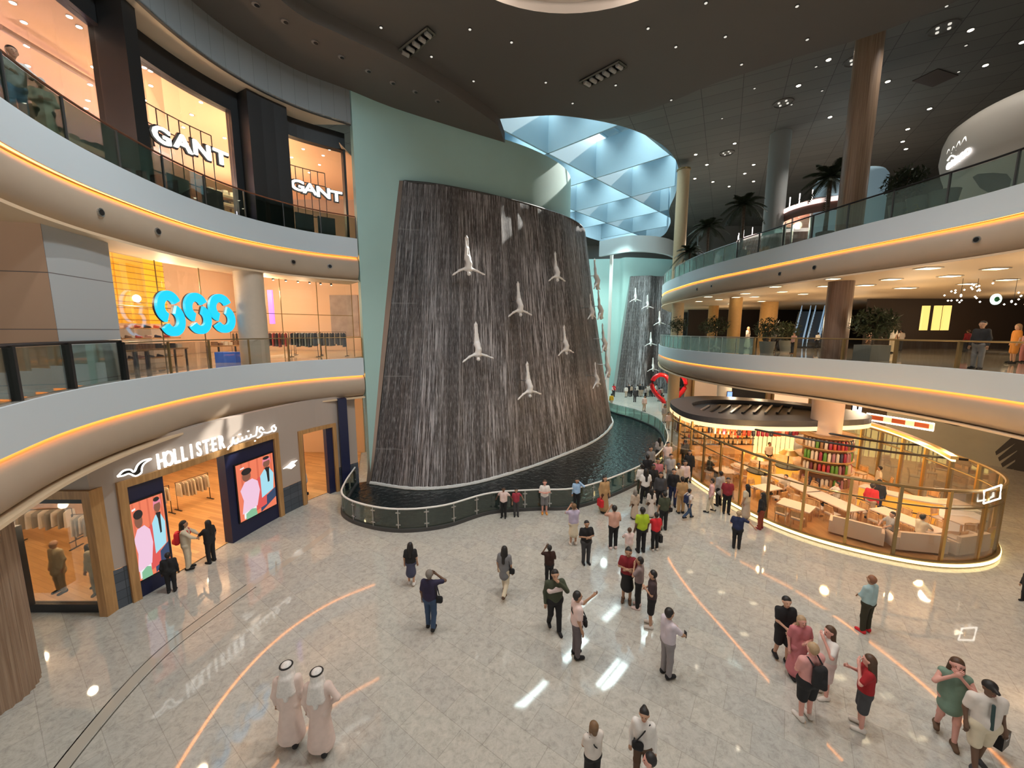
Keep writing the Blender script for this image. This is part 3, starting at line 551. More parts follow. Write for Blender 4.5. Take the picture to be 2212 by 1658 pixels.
# ================================================================== middle gallery: the store with blue letters
CG = off(CL, -1.5); mm = MB()
pc = hit(off(CL, -.7), 137, 700)[0]; pk, dk = along(off(CL, -.7), pc)
q1 = at(250, 650, 1); q1 = q1.xy/q1.y; q0_ = at(-5, 650, 1).xy; 
c1 = Vector((-11.95, 10.25)); c2 = Vector((q1.x*12.4, 12.4)); c0 = Vector((-14.3, 9.55)); c3 = c2+Vector((-2.6, .6))
m, uv = strip([c3, c0, c1, c2, c3][1:4], 7.5, 11.76); uv = [(a, b-7.5-.1) for a, b in uv]
t = thing('panelled_pillar', 'large angular pillar of grey panels at the store corner, warm light painted on one face', 'pillar'); 
for a_, b_, mt_, nm_ in ((c0, c1, m_grid('panel_warm_lit', (.52, .34, .23), (.51, .33, .225), 30, 1.45, 0, .5, .012, 'UV', line=(.12, .1, .1)), 'warm_lit_face'), (c1, c2, m_grid('panel_cool', (.40, .42, .43), (.39, .41, .42), 30, 1.45, 0, .5, .012, 'UV', line=(.12, .1, .1)), 'grey_face')):  # same cladding twice; warm store light is painted into the first face's colour
    m, uv = strip([a_, b_], 7.5, 11.76); m.build(nm_, mt_, t, uv=[(u_, v_-7.6) for u_, v_ in uv])
mm = MB(); mm.prism([(p.x, p.y) for p in (c0+Vector((0.05, .1)), c1+Vector((-.05, .1)), c2+Vector((-.05, 0)), c3)], 7.5, 11.76); mm.build('core', DGREY, t)
mm = MB(); mm.cyl((-12.3, 18.55, 7.5), (-12.3, 18.55, 11.8), .6, n=28); tag(mm.build('round_column', mat('stone_column', (.50, .42, .33), .5, var=.06), smooth=True), 'round beige column standing in front of the blue-lettered store', 'column')
gs = hit(CG, 250, 700)[0]; q = cut(CG, gs, arc(CG)[-1], 16)
mm = MB(); mm.sweep(q, [(-.01, 7.5), (.01, 7.5), (.01, 13.3), (-.01, 13.3)]); struct(mm.build('window_2', GLC), 'glass front of the store with blue letters', 'window')
t = thing('window_mullions', 'thin bronze glazing bars of the blue-lettered store front', 'mullions'); AQ = arc(q)[-1]
for i in range(7):
    p, d = along(q, AQ*i/6); mm = MB(); mm.cyl((p.x, p.y, 7.5), (p.x, p.y, 11.78), .02, n=6); mm.build('upright', BRASSD, t)
for z in (9.9,): mm = MB(); mm.tube([(p.x, p.y, z) for p in q], .018, 6); mm.build('transom', BRASSD, t)
# three blue letters, each two interlocked arcs
BLU = emis('sign_blue', (.0, .50, .95), 1.1)
def ringarc(mm, cx, cz, r0, r1, a0, a1, y0, y1, n=22, sx=.86):
    V = []
    for i in range(n+1):
        a = math.radians(a0+(a1-a0)*i/n)
        for r, y in ((r0, y0), (r1, y0), (r1, y1), (r0, y1)): V.append((cx+sx*r*math.cos(a), y, cz+r*math.sin(a)))
    F = [(4*i+j, 4*i+4+j, 4*i+4+(j+1) % 4, 4*i+(j+1) % 4) for i in range(n) for j in range(4)]+[(0, 1, 2, 3), (4*n+3, 4*n+2, 4*n+1, 4*n)]; mm.add(V, F)
t = thing('letter_sign', 'three big glowing blue rounded S letters on the store glass', 'sign'); CGo = off(CL, -.9)
for px, h in ((368, 94), (427, 85), (479, 80)):
    s, z = hit(CGo, px, 677); p, d = along(CGo, s); k = (hit(CGo, px, 677-h/2)[1]-hit(CGo, px, 677+h/2)[1])/2.0
    mm = MB(); ringarc(mm, -.05*k, .30*k, .32*k, .74*k, 25, 250, -.06, .06); ringarc(mm, .08*k, -.30*k, .32*k, .74*k, -150, 68, -.06, .06)
    o = mm.build('letter', BLU, t, loc=(p.x, p.y, z), rz=ang(d))
    o = MB(); ringarc(o, -.05*k, .30*k, .33*k, .74*k, 24, 251, .065, .14); ringarc(o, .08*k, -.30*k, .33*k, .74*k, -151, 69, .065, .14); o.build('backing', DGREY, t, loc=(p.x, p.y, z), rz=ang(d))
mm = MB(); mm.prism([(-9.1, 22.1), (-9.1, 33), (-32, 33), (-32, 22.1)], 7.3, 7.49); mm.prism([(-9.1, 22.1), (-9.1, 33), (-32, 33), (-32, 22.1)], 13.7, 13.9); struct(mm.build('floor', mat('tan_floor', (.50, .40, .28), .25)), 'tan rear floors of the upper stores', 'floor')
mm = MB(); mm.prism([(p.x, p.y) for p in off(CL, -1.6)]+[(-9.2, 22.1), (-9.1, 33), (-32, 33), (-32, 7)], 13.3, 13.36); struct(mm.build('ceiling', SHOPC), 'pinkish ceiling of the middle store', 'ceiling')
mm = MB(); mm.box(-24, 31, 7.5, -9, 31.2, 13.3); mm.box(-22, 19.6, 7.5, -21.8, 31, 13.3); struct(mm.build('wall_store', mat('peach_wall', (.72, .52, .38), .7)), 'peach inner wall of the middle store', 'wall')
YEL = mat('yellow_panel', (.80, .38, .01), .4, emit=.5, ec=(1, .47, .01)); t = thing('backlit_wall', 'glowing yellow slatted wall inside the blue-lettered store', 'wall panel')
for i, (ya, yb) in enumerate(((8.6, 12.2), (12.25, 14.6), (14.65, 17.0), (17.05, 19.4))):
    mm = MB(); mm.box(-17.2, ya, 9.35, -17, yb, 13.25); mm.build('panel', YEL, t)
for k in range(14): mm = MB(); mm.box(-17, 8.6, 9.5+k*.26, -16.96, 19.4, 9.53+k*.26); mm.build('slat', mat('amber_slat', (.45, .22, .01), .4), t)
SHOE = [(.02, .02, .025), (.6, .12, .1), (.7, .68, .66), (.32, .2, .12), (.75, .5, .45), (.05, .06, .12)]
t = thing('shoe_shelf', 'lit wooden shelf rack along the yellow wall inside the store', 'shelf rack')
for k in range(4): mm = MB(); mm.box(-17.2, 8.6, 7.75+k*.45, -16.5, 19.4, 7.8+k*.45); mm.build('shelf', WOODF, t)
mm = MB(); mm.box(-17.25, 8.6, 7.5, -17.2, 19.4, 9.35); mm.build('back_panel', mat('back_glow', (.75, .55, .40), .6, emit=.35, ec=(1, .66, .4)), t)  # back panel glows by itself to brighten the dark shelves
def shoe(c):
    mm = MB(); mm.tube([(0, -.13, .05), (0, -.06, .07), (0, .02, .055), (0, .1, .04), (0, .14, .03)], [.045, .05, .045, .045, .03], 8); mm.box(-.045, -.16, 0, .045, .15, .018)
    mm.cyl((0, -.09, .06), (0, -.09, .13), .045, .04, 8); return mm.build('shoe', cloth(c, 'shoe'), smooth=True)
sh = [shoe(c) for c in SHOE]; first = set()
for k in range(4):
    for j in range(19):
        y = 10.4+j*.47; i = R.randrange(6); o = sh[i] if i not in first else sh[i].copy()
        if i in first: COL.objects.link(o)
        first.add(i); o.location = (-16.72, y, 7.802+k*.45); o.rotation_euler.z = -PI/2+R.uniform(-.2, .2)
        cn = ('black', 'red', 'white', 'brown', 'pink', 'navy')[i]; tr_ = ('lowest', 'second', 'third', 'top')[k]; tag(o, cn+' shoe on the %s lit shelf under the yellow wall' % tr_, 'shoe', cn+' shoes on the %s shelf under the yellow wall' % tr_)
for x, y in ((-14.6, 12.5), (-14.8, 17), (-13, 20.5), (-18, 22.5), (-13.5, 25.5), (-18, 28)): bulb(x, y, 11.0, 230, (1, .72, .46), .15)
mm = MB(); mm.box(-14.3, 18.6, 7.5, -13.3, 19.0, 8.0); tag(mm.build('blue_counter', mat('counter_blue', (.02, .12, .60), .4, emit=.12, ec=(.02, .15, .8))), 'low bright blue display counter inside the middle store', 'counter')
def rack(x, y, z, rz, cols, lab, grp=None, n=9, w=1.5):
    t = thing('clothes_rack', lab, 'clothes rack', (x, y, z), rz, grp)
    mm = MB(); mm.tube([(-w/2, 0, 0), (-w/2, 0, 1.45), (w/2, 0, 1.45), (w/2, 0, 0)], .018, 6); mm.build('rail', BLACK, t)
    for s in (-1, 1): mm = MB(); mm.box(s*w/2-.03, -.28, 0, s*w/2+.03, .28, .03); mm.build('foot', BLACK, t)
    for i in range(n):
        X = -w/2+.12+(w-.24)*i/(n-1); c = cols[i % len(cols)]; mm = MB(); L_ = R.uniform(.65, .85)
        V = []
        for zz, ww, th in ((1.40, .05, .02), (1.34, .2, .05), (1.15, .22, .06), (1.4-L_, .24, .065)):
            V += [(X-th/2, -ww, zz), (X+th/2, -ww, zz), (X+th/2, ww, zz), (X-th/2, ww, zz)]
        mm.add(V, [(4*a+b, 4*a+(b+1) % 4, 4*a+4+(b+1) % 4, 4*a+4+b) for a in range(3) for b in range(4)]+[(0, 1, 2, 3), (15, 14, 13, 12)]); mm.build('garment', cloth(c, 'garment'), t)
    return t
rack(-13.6, 22.2, 7.5, .3, [(.35, .05, .05), (.05, .05, .06)], 'clothes rack of dark red and black garments inside the middle store')
rack(-12.2, 22.8, 7.5, .1, [(.05, .06, .08), (.2, .22, .2)], 'clothes rack of black and grey garments inside the middle store'); rack(-15.4, 22.6, 7.5, .5, [(.12, .1, .08), (.02, .02, .02)], 'clothes rack of brown and black garments inside the middle store')
rack(-17.2, 17.5, .03, 1.2, [(.62, .52, .38), (.5, .42, .3)], 'rack of pale coats behind the entrance, nearer the doorway'); rack(-16.6, 19.2, .03, 1.2, [(.66, .58, .44), (.4, .33, .25)], 'rack of pale coats behind the entrance, deeper in the store')
rack(-17.5, 15.2, .03, .1, [(.6, .55, .48), (.3, .3, .3)], 'rack of white and grey shirts behind the mannequin window'); rack(-20, 15.6, .03, .1, [(.7, .66, .6), (.25, .24, .22)], 'rack of pale shirts at the rear of the mannequin window', w=2.2)
# ================================================================== upper gallery shops
CF = off(CL, -1.2); w0a, w0b = 1.0, hit(CF, 232, 170)[0]; w1a, w1b = hit(CF, 292, 200)[0], hit(CF, 500, 260)[0]; w2a, w2b = hit(CF, 607, 350)[0], hit(CF, 745, 400)[0]; AF = arc(CF)[-1]
for a, b, l in ((w0b, w1a, 'between the purple shop and the named shop'), (w1b, w2a, 'between the two named windows'), (w2b, AF, 'beside the sage wall')): wallpart(CF, a, b, 14, 19.74, BLK2, 'wall_left', 'black pier '+l, -.4)
wallpart(CF, 0, AF, 18.85, 19.74, BLK2, 'wall_left', 'black header panel over the upper shop fronts', -.4)
for px0, px1 in ((512, 600), (232, 262)):
    a = hit(CF, px0, 220)[0]; b = hit(CF, px1, 220)[0]; mm = MB(); mm.sweep(cut(CF, a, b, 3), [(.02, 14), (.8, 14), (.8, 19.71), (.02, 19.71)]); tag(mm.build('black_pier', BLK2), 'black projecting pier %s' % ('between the two named windows' if px0 > 300 else 'beside the purple-lit shop'), 'pier')
for a, b, l, k in ((w0a, w0b, 'purple-lit upper shop', 3), (w1a, w1b, 'larger named shop window', 4), (w2a, w2b, 'smaller named shop window', 5)):
    q = cut(CF, a, b, 6); mm = MB(); mm.sweep(q, [(-.21, 14), (-.2, 14), (-.2, 18.85), (-.21, 18.85)]); struct(mm.build('window_%d' % k, GLC), 'glass of the '+l, 'window')
mm = MB(); mm.prism([(p.x, p.y) for p in off(CL, -1.6)]+[(-9.2, 22.1), (-9.1, 33), (-32, 33), (-32, 4)], 18.9, 18.95); struct(mm.build('ceiling', mat('peach_ceiling', (.80, .52, .34), .7)), 'peach ceiling of the upper shops', 'ceiling')
mm = MB(); mm.box(-32, 31, 14, -9, 31.2, 18.9); mm.box(-32, 3, 14, -31.8, 31, 18.9); struct(mm.build('wall_store', mat('upper_wall', (.34, .25, .19), .7)), 'brown inner wall of the upper shops', 'wall')
for x, y, c in ((-16, 9.5, (1, .66, .52)), (-18, 13, (.95, .66, .62)), (-22, 17, (.62, .52, 1)), (-24, 12, (.95, .7, .6)), (-21, 22, (.7, .55, 1)), (-15.5, 16.8, (1, .68, .4)), (-18, 19.5, (1, .68, .4)), (-13, 20.5, (1, .68, .4)), (-14, 24.5, (1, .68, .4)), (-18, 25.5, (1, .7, .42))): bulb(x, y, 16.6, 300, c, .2)
SP = emis('spot_white', (1, .93, .8), 14)
def cspot(px, py, z, lab, grp, r=.07, up=0.):
    p = G(px, py, z); mm = MB(); mm.cyl((0, 0, -.02), (0, 0, .04), r*1.3, n=10, mi=0); mm.cyl((0, 0, -.03), (0, 0, -.021), r, n=10, mi=1)
    return tag(mm.build('ceiling_spot', [STEEL, SP], loc=(p.x, p.y, z)), lab, 'spotlight', grp)
for px, py in ((28, 5), (52, 47), (58, 98), (60, 141), (208, 101), (202, 144), (195, 182), (190, 216), (186, 233), (150, 35), (171, 57), (88, 112)): cspot(px, py, 18.9, 'small bright ceiling spot of the purple-lit upper shop', 'ceiling spots of the purple-lit shop')
for px, py in ((312, 145), (325, 152), (326, 184), (427, 203), (434, 220), (414, 247), (312, 215), (396, 274), (485, 297), (650, 303), (655, 321), (712, 322), (698, 335), (690, 355), (630, 339), (668, 372)): cspot(px, py, 18.9, 'small bright ceiling spot of the named upper shop', 'ceiling spots of the named upper shop')
def gridframe(a, b, zs, n, lab, o=-.5):
    t = thing('display_grid', lab, 'display grid'); q = cut(off(CF, o), a, b, 8)
    for z in zs: mm = MB(); mm.tube([(p.x, p.y, z) for p in q], .022, 6); mm.build('rail', BLACK, t)
    A = arc(q)[-1]
    for i in range(n+1): p, d = along(q, A*i/n); mm = MB(); mm.cyl((p.x, p.y, 14), (p.x, p.y, zs[-1]), .02, n=6); mm.build('upright', BLACK, t)
    return t
gridframe(w1a+.3, w1b-.1, [15.2, 16.9, 17.6], 8, 'black steel display grid behind the larger named window'); gridframe(w2a+.1, w2b-.1, [15.2, 16.9, 17.6], 8, 'black steel display grid behind the smaller named window')
for a, b, l in ((w1a, w1b, 'larger'), (w2a, w2b, 'smaller')):
    t = thing('display_shelf', 'lit shelves of folded clothes behind the %s named window' % l, 'shelf'); q = cut(off(CF, -2.2), a+.2, b, 8); A = arc(q)[-1]
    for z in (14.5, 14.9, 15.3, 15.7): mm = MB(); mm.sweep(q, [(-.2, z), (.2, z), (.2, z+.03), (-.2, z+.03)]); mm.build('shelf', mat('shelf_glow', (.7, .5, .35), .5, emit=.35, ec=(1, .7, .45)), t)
    for z in (14.53, 14.93, 15.33, 15.73):
        for i in range(9):
            p, d = along(q, A*(i+.5)/9); mm = MB(); w = A/9*.33; h = R.uniform(.12, .24); mm.box(p.x-w, p.y-.14, z, p.x+w, p.y+.14, z+h, rz=ang(d)); c = R.choice([(.05, .05, .06), (.6, .55, .5), (.2, .13, .09), (.03, .03, .06), (.75, .7, .65)])
            g_ = '%s folded clothes on the %s shelf behind the %s named window' % ({.05: 'black', .6: 'beige', .2: 'brown', .03: 'navy', .75: 'cream'}[c[0]], {14.53: 'lowest', 14.93: 'second', 15.33: 'third', 15.73: 'top'}[z], l); tag(mm.build('folded_clothes', cloth(c, 'fold')), g_, 'clothes', g_)
    for sfr, c, dz in ((.16, (.035, .03, .03), 0), (.30, (.10, .10, .11), -.25)):
        p, d = along(off(CF, -.6), a+(b-a)*sfr); mm = MB(); mm.tube([(0, 0, .62), (0, 0, .5), (0, 0, .2), (0, 0, -.35)], [.06, .26, .24, .26], 10); mm.tube([(-.22, 0, .45), (-.36, 0, -.1)], [.08, .06], 8); mm.tube([(.22, 0, .45), (.36, 0, -.1)], [.08, .06], 8)
        o = mm.build('hanging_jacket', cloth(c, 'jacket'), smooth=True, loc=(p.x, p.y, 16.5+dz), rz=ang(d)); tag(o, '%s jacket hanging in the %s named window' % ('black' if dz == 0 else 'charcoal', l), 'jacket')
    for fr in (.12, .5, .86):
        p, d = along(off(CF, -.35), a+(b-a)*fr); mm = MB(); mm.box(p.x-.45, p.y-.02, 14.1, p.x+.45, p.y+.02, 15.25, rz=ang(d)); tag(mm.build('display_board', DGREY), 'dark display board low in the %s named window, %s' % (l, {.12: 'towards the purple shop', .5: 'in the middle', .86: 'towards the sage wall'}[fr]), 'display board')
for a, b, xs, y0, y1, sz, l in ((w1a, w1b, (350, 395, 437, 478), 294, 342, .80, 'larger'), (w2a, w2b, (643, 670, 699, 727), 401, 425, .72, 'smaller')):
    t = thing('shop_sign', 'white glowing shop name across the %s upper window' % l, 'sign'); C = off(CF, .12)
    for i, ch in enumerate('GANT'):
        s, z = hit(C, xs[i], y0+(y1-y0)*i/3); p, d = along(C, s)
        text(ch, sz, WON, .04, 'letter', t, (p.x, p.y, z), ang(d), .018, 1.3 if l == 'larger' else 1.35); text(ch, sz, BLACK, .04, 'letter_backing', t, (p.x-.1*d.y, p.y+.1*d.x, z), ang(d), .07, 1.3 if l == 'larger' else 1.35)
mm = MB(); p = G(132, 130, 18.7); mm.tube([(p.x, p.y-1.7, 18.6), (p.x, p.y+2.2, 18.6)], .09, 10); tag(mm.build('hanging_tube', mat('tube_mauve', (.45, .32, .28), .5)), 'long mauve tube hanging below the purple-lit shop ceiling', 'tube')
for i in range(8):
    p, d = along(off(CF, -.9), w0b-.4-i*.33); mm = MB(); mm.tube([(p.x, p.y, 14.0), (p.x, p.y, 14.3), (p.x, p.y, 14.75), (p.x, p.y, 14.9)], [.13, .17, .14, .04], 8); c = [(.75, .55, .40), (.8, .7, .6), (.5, .1, .1), (.7, .6, .5)][i % 4]
    tag(mm.build('display_bag', cloth(c, 'bag'), smooth=True), '%s bag on display low in the purple-lit shop window' % ['tan', 'cream', 'red', 'beige'][i % 4], 'bag', '%s bags in the purple-lit window' % ['tan', 'cream', 'red', 'beige'][i % 4])

# more of what fills the middle store
for k, (x0_, y0_, x1_, y1_) in enumerate(((-14.2, 13.2, -13.4, 20.6), (-15.6, 13.5, -14.8, 21.5), (-12.6, 21.6, -10.4, 24.4), (-15.5, 22.5, -12, 27))):
    t = thing('track_light', 'black ceiling track with small spot heads, %s' % ('the one closest to the store glass', 'behind the letters', 'above the dark clothes racks', 'deep in the middle store')[k], 'light track')
    mm = MB(); mm.tube([(x0_, y0_, 12.35), (x1_, y1_, 12.35)], .025, 5); mm.build('track', BLACK, t)
    for i in range(8):
        u = (i+.5)/8; x = x0_+(x1_-x0_)*u; y = y0_+(y1_-y0_)*u; mm = MB(); mm.cyl((x, y, 12.32), (x+.06, y-.05, 12.05), .07, n=8); mm.build('spot_head', BLACK, t); mm = MB(); mm.cyl((x+.06, y-.05, 12.05), (x+.062, y-.052, 12.04), .055, n=8); mm.build('lens', emis('lens_warm', (1, .85, .65), 3), t)
for k, (x, y, c, l) in enumerate(((-14.9, 14.6, (.55, .40, .26), 'closest to the panelled pillar'), (-15.0, 16.6, (.50, .36, .24), 'below the first blue letter'), (-14.9, 20.3, (.60, .48, .36), 'behind the round beige column'))):
    t = thing('display_table', 'wooden display table of goods inside the middle store, '+l, 'table', (x, y, 7.5), 1.3); mm = MB(); mm.box(-.8, -.4, .72, .8, .4, .78); mm.build('table_top', WOODF, t)
    for a in (-.72, .72):
        for b in (-.34, .34): mm = MB(); mm.box(a-.03, b-.03, 0, a+.03, b+.03, .72); mm.build('leg', BLACK, t)
    for i in range(6):
        c, s_ = math.cos(1.3), math.sin(1.3); u = -.65+.26*i; mm = MB(); mm.box(-.09, -.12, 0, .09, .12, R.uniform(.12, .24)); nm, cc_ = R.choice([('black', (.02, .02, .025)), ('white', (.7, .66, .6)), ('brown', (.25, .14, .08))])
        tag(mm.build('shoe_box', cloth(cc_, 'box'), loc=(x+u*c, y+u*s_, 8.281), rz=1.3), nm+' box on the display table '+l, 'box', nm+' boxes on the display table '+l)
for x, y, rz, cs_, l in ((-12.9, 24.6, .2, [(.5, .45, .4), (.06, .06, .07)], 'rack of mixed grey garments deep behind the dark racks'), (-15.0, 25.2, .4, [(.45, .08, .08), (.55, .5, .45)], 'rack of red and cream garments deep in the middle store'), (-10.8, 23.5, .1, [(.03, .03, .04), (.25, .2, .15)], 'rack of dark garments beside the sage wall inside the middle store')): rack(x, y, 7.5, rz, cs_, l)
t = thing('wall_poster', 'tall poster on the peach wall of the middle store', 'poster', (-13.2, 30.95, 8.6)); mm = MB(); mm.box(-1.1, -.03, 0, 1.1, .03, 3.2); mm.build('print', mat('poster_grey', (.35, .30, .30), .5, var=.5, vs=1.5), t)
t = thing('purple_light', 'slim glowing purple light column behind the round beige column', 'light', (-13.1, 21.4, 7.5)); mm = MB(); mm.box(-.12, -.05, 1.9, .12, .05, 3.7); mm.build('tube', emis('purple_glow', (.55, .2, 1), 1.6), t)

bulb(-13.7, 14.6, 10.2, 120, (1, .74, .5), .2); bulb(-14.6, 11.9, 3.4, 60, (1, .8, .55), .12)  # two fill bulbs added to brighten the dark tables and the window mannequins
# ================================================================== figures: smooth signed-distance bodies
def sdf_mesh(prims, k, h):
    lo = np.min([np.minimum(np.array(a)-ra, np.array(b)-rb) for a, b, ra, rb, *_ in prims], 0)-2.2*h; hi = np.max([np.maximum(np.array(a)+ra, np.array(b)+rb) for a, b, ra, rb, *_ in prims], 0)+2.2*h
    n = np.ceil((hi-lo)/h).astype(int)+1; X = lo[0]+h*np.arange(n[0]); Y = lo[1]+h*np.arange(n[1]); Z = lo[2]+h*np.arange(n[2])
    D = np.full(n, 9.)
    for a, b, ra, rb, *sy in prims:
        a = np.array(a, float); b = np.array(b, float); s = sy[0] if sy else 1.; R_ = max(ra, rb)+.12
        i0 = np.maximum(((np.minimum(a, b)-R_-lo)/h).astype(int), 0); i1 = np.minimum(((np.maximum(a, b)+R_-lo)/h).astype(int)+2, n)
        x = (X[i0[0]:i1[0]]-a[0])[:, None, None]; y = ((Y[i0[1]:i1[1]]-a[1])/s)[None, :, None]; z = (Z[i0[2]:i1[2]]-a[2])[None, None, :]
        e = b-a; e[1] /= s; L2 = max(1e-9, (e*e).sum()); t = np.clip((x*e[0]+y*e[1]+z*e[2])/L2, 0, 1)
        d = np.sqrt((x-t*e[0])**2+(y-t*e[1])**2+(z-t*e[2])**2)-(ra+(rb-ra)*t)
        if s < 1: d = d*(s+.25*(1-s))
        S_ = D[i0[0]:i1[0], i0[1]:i1[1], i0[2]:i1[2]]; q = np.maximum(k-np.abs(S_-d), 0)/k; D[i0[0]:i1[0], i0[1]:i1[1], i0[2]:i1[2]] = np.minimum(S_, d)-q*q*k*.25
    I = D < 0; c = np.zeros(np.array(D.shape)-1, int)
    for dx in (0, 1):
        for dy in (0, 1):
            for dz in (0, 1): c += I[dx:n[0]-1+dx, dy:n[1]-1+dy, dz:n[2]-1+dz]
    act = (c > 0) & (c < 8); idx = np.argwhere(act)
    if not len(idx): return [], []
    vid = -np.ones(act.shape, int); vid[act] = np.arange(len(idx)); pos = np.zeros((len(idx), 3)); cnt = np.zeros(len(idx))
    cor = [(x, y, z) for x in (0, 1) for y in (0, 1) for z in (0, 1)]
    for p in cor:
        for ax in range(3):
            if p[ax] == 0:
                q = list(p); q[ax] = 1; v0 = D[tuple((idx+p).T)]; v1 = D[tuple((idx+q).T)]; cr = (v0 < 0) != (v1 < 0); t = np.where(cr, v0/(v0-v1+1e-12), 0)
                P_ = np.array(p, float)[None]+t[:, None]*(np.array(q)-np.array(p))[None]; pos += P_*cr[:, None]; cnt += cr
    V = lo+h*(idx+pos/cnt[:, None]); F = []
    for ax in range(3):
        u, w = [(1, 2), (2, 0), (0, 1)][ax]; sl0 = [slice(1, -1)]*3; sl1 = [slice(1, -1)]*3; sl0[ax] = slice(0, -1); sl1[ax] = slice(1, None)
        a = I[tuple(sl0)]; b = I[tuple(sl1)]
        for sg in (0, 1):
            E_ = np.argwhere(a & ~b if sg == 0 else ~a & b); o = np.ones(3, int); o[ax] = 0; E_ = E_+o
            if not len(E_): continue
            du = np.zeros(3, int); du[u] = 1; dw = np.zeros(3, int); dw[w] = 1
            q = [vid[tuple((E_-du-dw).T)], vid[tuple((E_-dw).T)], vid[tuple(E_.T)], vid[tuple((E_-du).T)]]
            F.append(np.stack(q if sg == 0 else q[::-1], 1))
    return V, np.concatenate(F)
def sdf_obj(name, prims, m, parent=None, k=.05, h=.02, extra=None):
    V, F = sdf_mesh(prims, k, h)
    if not len(V): return None
    V = V.tolist(); F = [tuple(f) for f in F.tolist()]
    if extra: n = len(V); V += [tuple(v) for v in extra.v]; F += [tuple(i+n for i in f) for f in extra.f]
    me = bpy.data.meshes.new(name); me.from_pydata(V, [], F); me.materials.append(m); me.polygons.foreach_set('use_smooth', [True]*len(me.polygons))
    o = bpy.data.objects.new(name, me); COL.objects.link(o)
    if parent: o.parent = parent
    return o
SKINS = dict(l=(.60, .36, .25), m=(.42, .24, .15), d=(.14, .075, .045), t=(.50, .29, .19), r=(.66, .34, .28))
def C3(*a): return tuple(a)
COLR = dict(white=(.74, .71, .68), offw=(.66, .60, .55), pinkw=(.72, .56, .53), lilac=(.50, .44, .58), black=(.012, .012, .014), navy=(.014, .022, .07), dgrey=(.05, .05, .055), grey=(.18, .18, .19), lgrey=(.36, .35, .36), jean=(.035, .07, .14), lime=(.38, .52, .02), red=(.62, .02, .03), dred=(.22, .012, .02),
    lblue=(.34, .52, .76), olive=(.05, .06, .035), tan=(.42, .26, .12), beige=(.50, .40, .31), peach=(.62, .36, .28), pink=(.62, .25, .26), rose=(.52, .17, .19), green=(.17, .26, .20), cream=(.64, .56, .42), brown=(.10, .055, .03), rust=(.24, .045, .02), yellow=(.70, .45, .03), orange=(.72, .30, .06), teal=(.2, .42, .44), purple=(.45, .25, .60), robe=(.68, .56, .51), aqua=(.36, .50, .52), dolive=(.035, .03, .015), pinkl=(.70, .42, .42))
HAIR = dict(black=(.010, .008, .008), brown=(.07, .032, .014), lbrown=(.17, .095, .045), grey=(.18, .16, .14), blond=(.38, .26, .15), ginger=(.24, .10, .05), white=(.70, .68, .66))
ARM = { # elbow, wrist offsets from the shoulder for the right side (x outward), stature 1.75
 'down': ((.06, -.03, -.28), (.07, .05, -.53)), 'swing': ((.05, -.12, -.25), (.06, -.14, -.50)), 'swingf': ((.05, .08, -.27), (.04, .24, -.44)),
 'phone': ((.05, .10, -.26), (-.10, .30, -.14)), 'photo': ((.10, .20, -.12), (-.10, .28, .12)), 'reach': ((.03, .24, -.15), (.0, .48, .05)), 'head': ((.22, .14, -.02), (-.04, .10, .20)),
 'fold': ((.08, .02, -.27), (-.16, .20, -.24)), 'back': ((.06, -.10, -.25), (-.10, -.18, -.42)), 'hip': ((.18, -.06, -.22), (.03, .06, -.42)), 'mouth': ((.10, .14, -.20), (-.14, .16, .08)), 'lean': ((.16, -.14, -.20), (.26, -.16, -.40)), 'side': ((.24, .0, -.10), (.42, .05, -.28)), 'low': ((.03, .08, -.27), (-.14, .22, -.38)), 'up': ((.10, .02, .26), (.04, .02, .50)), 'elb': ((.06, .2, -.2), (.0, .3, -.28))}
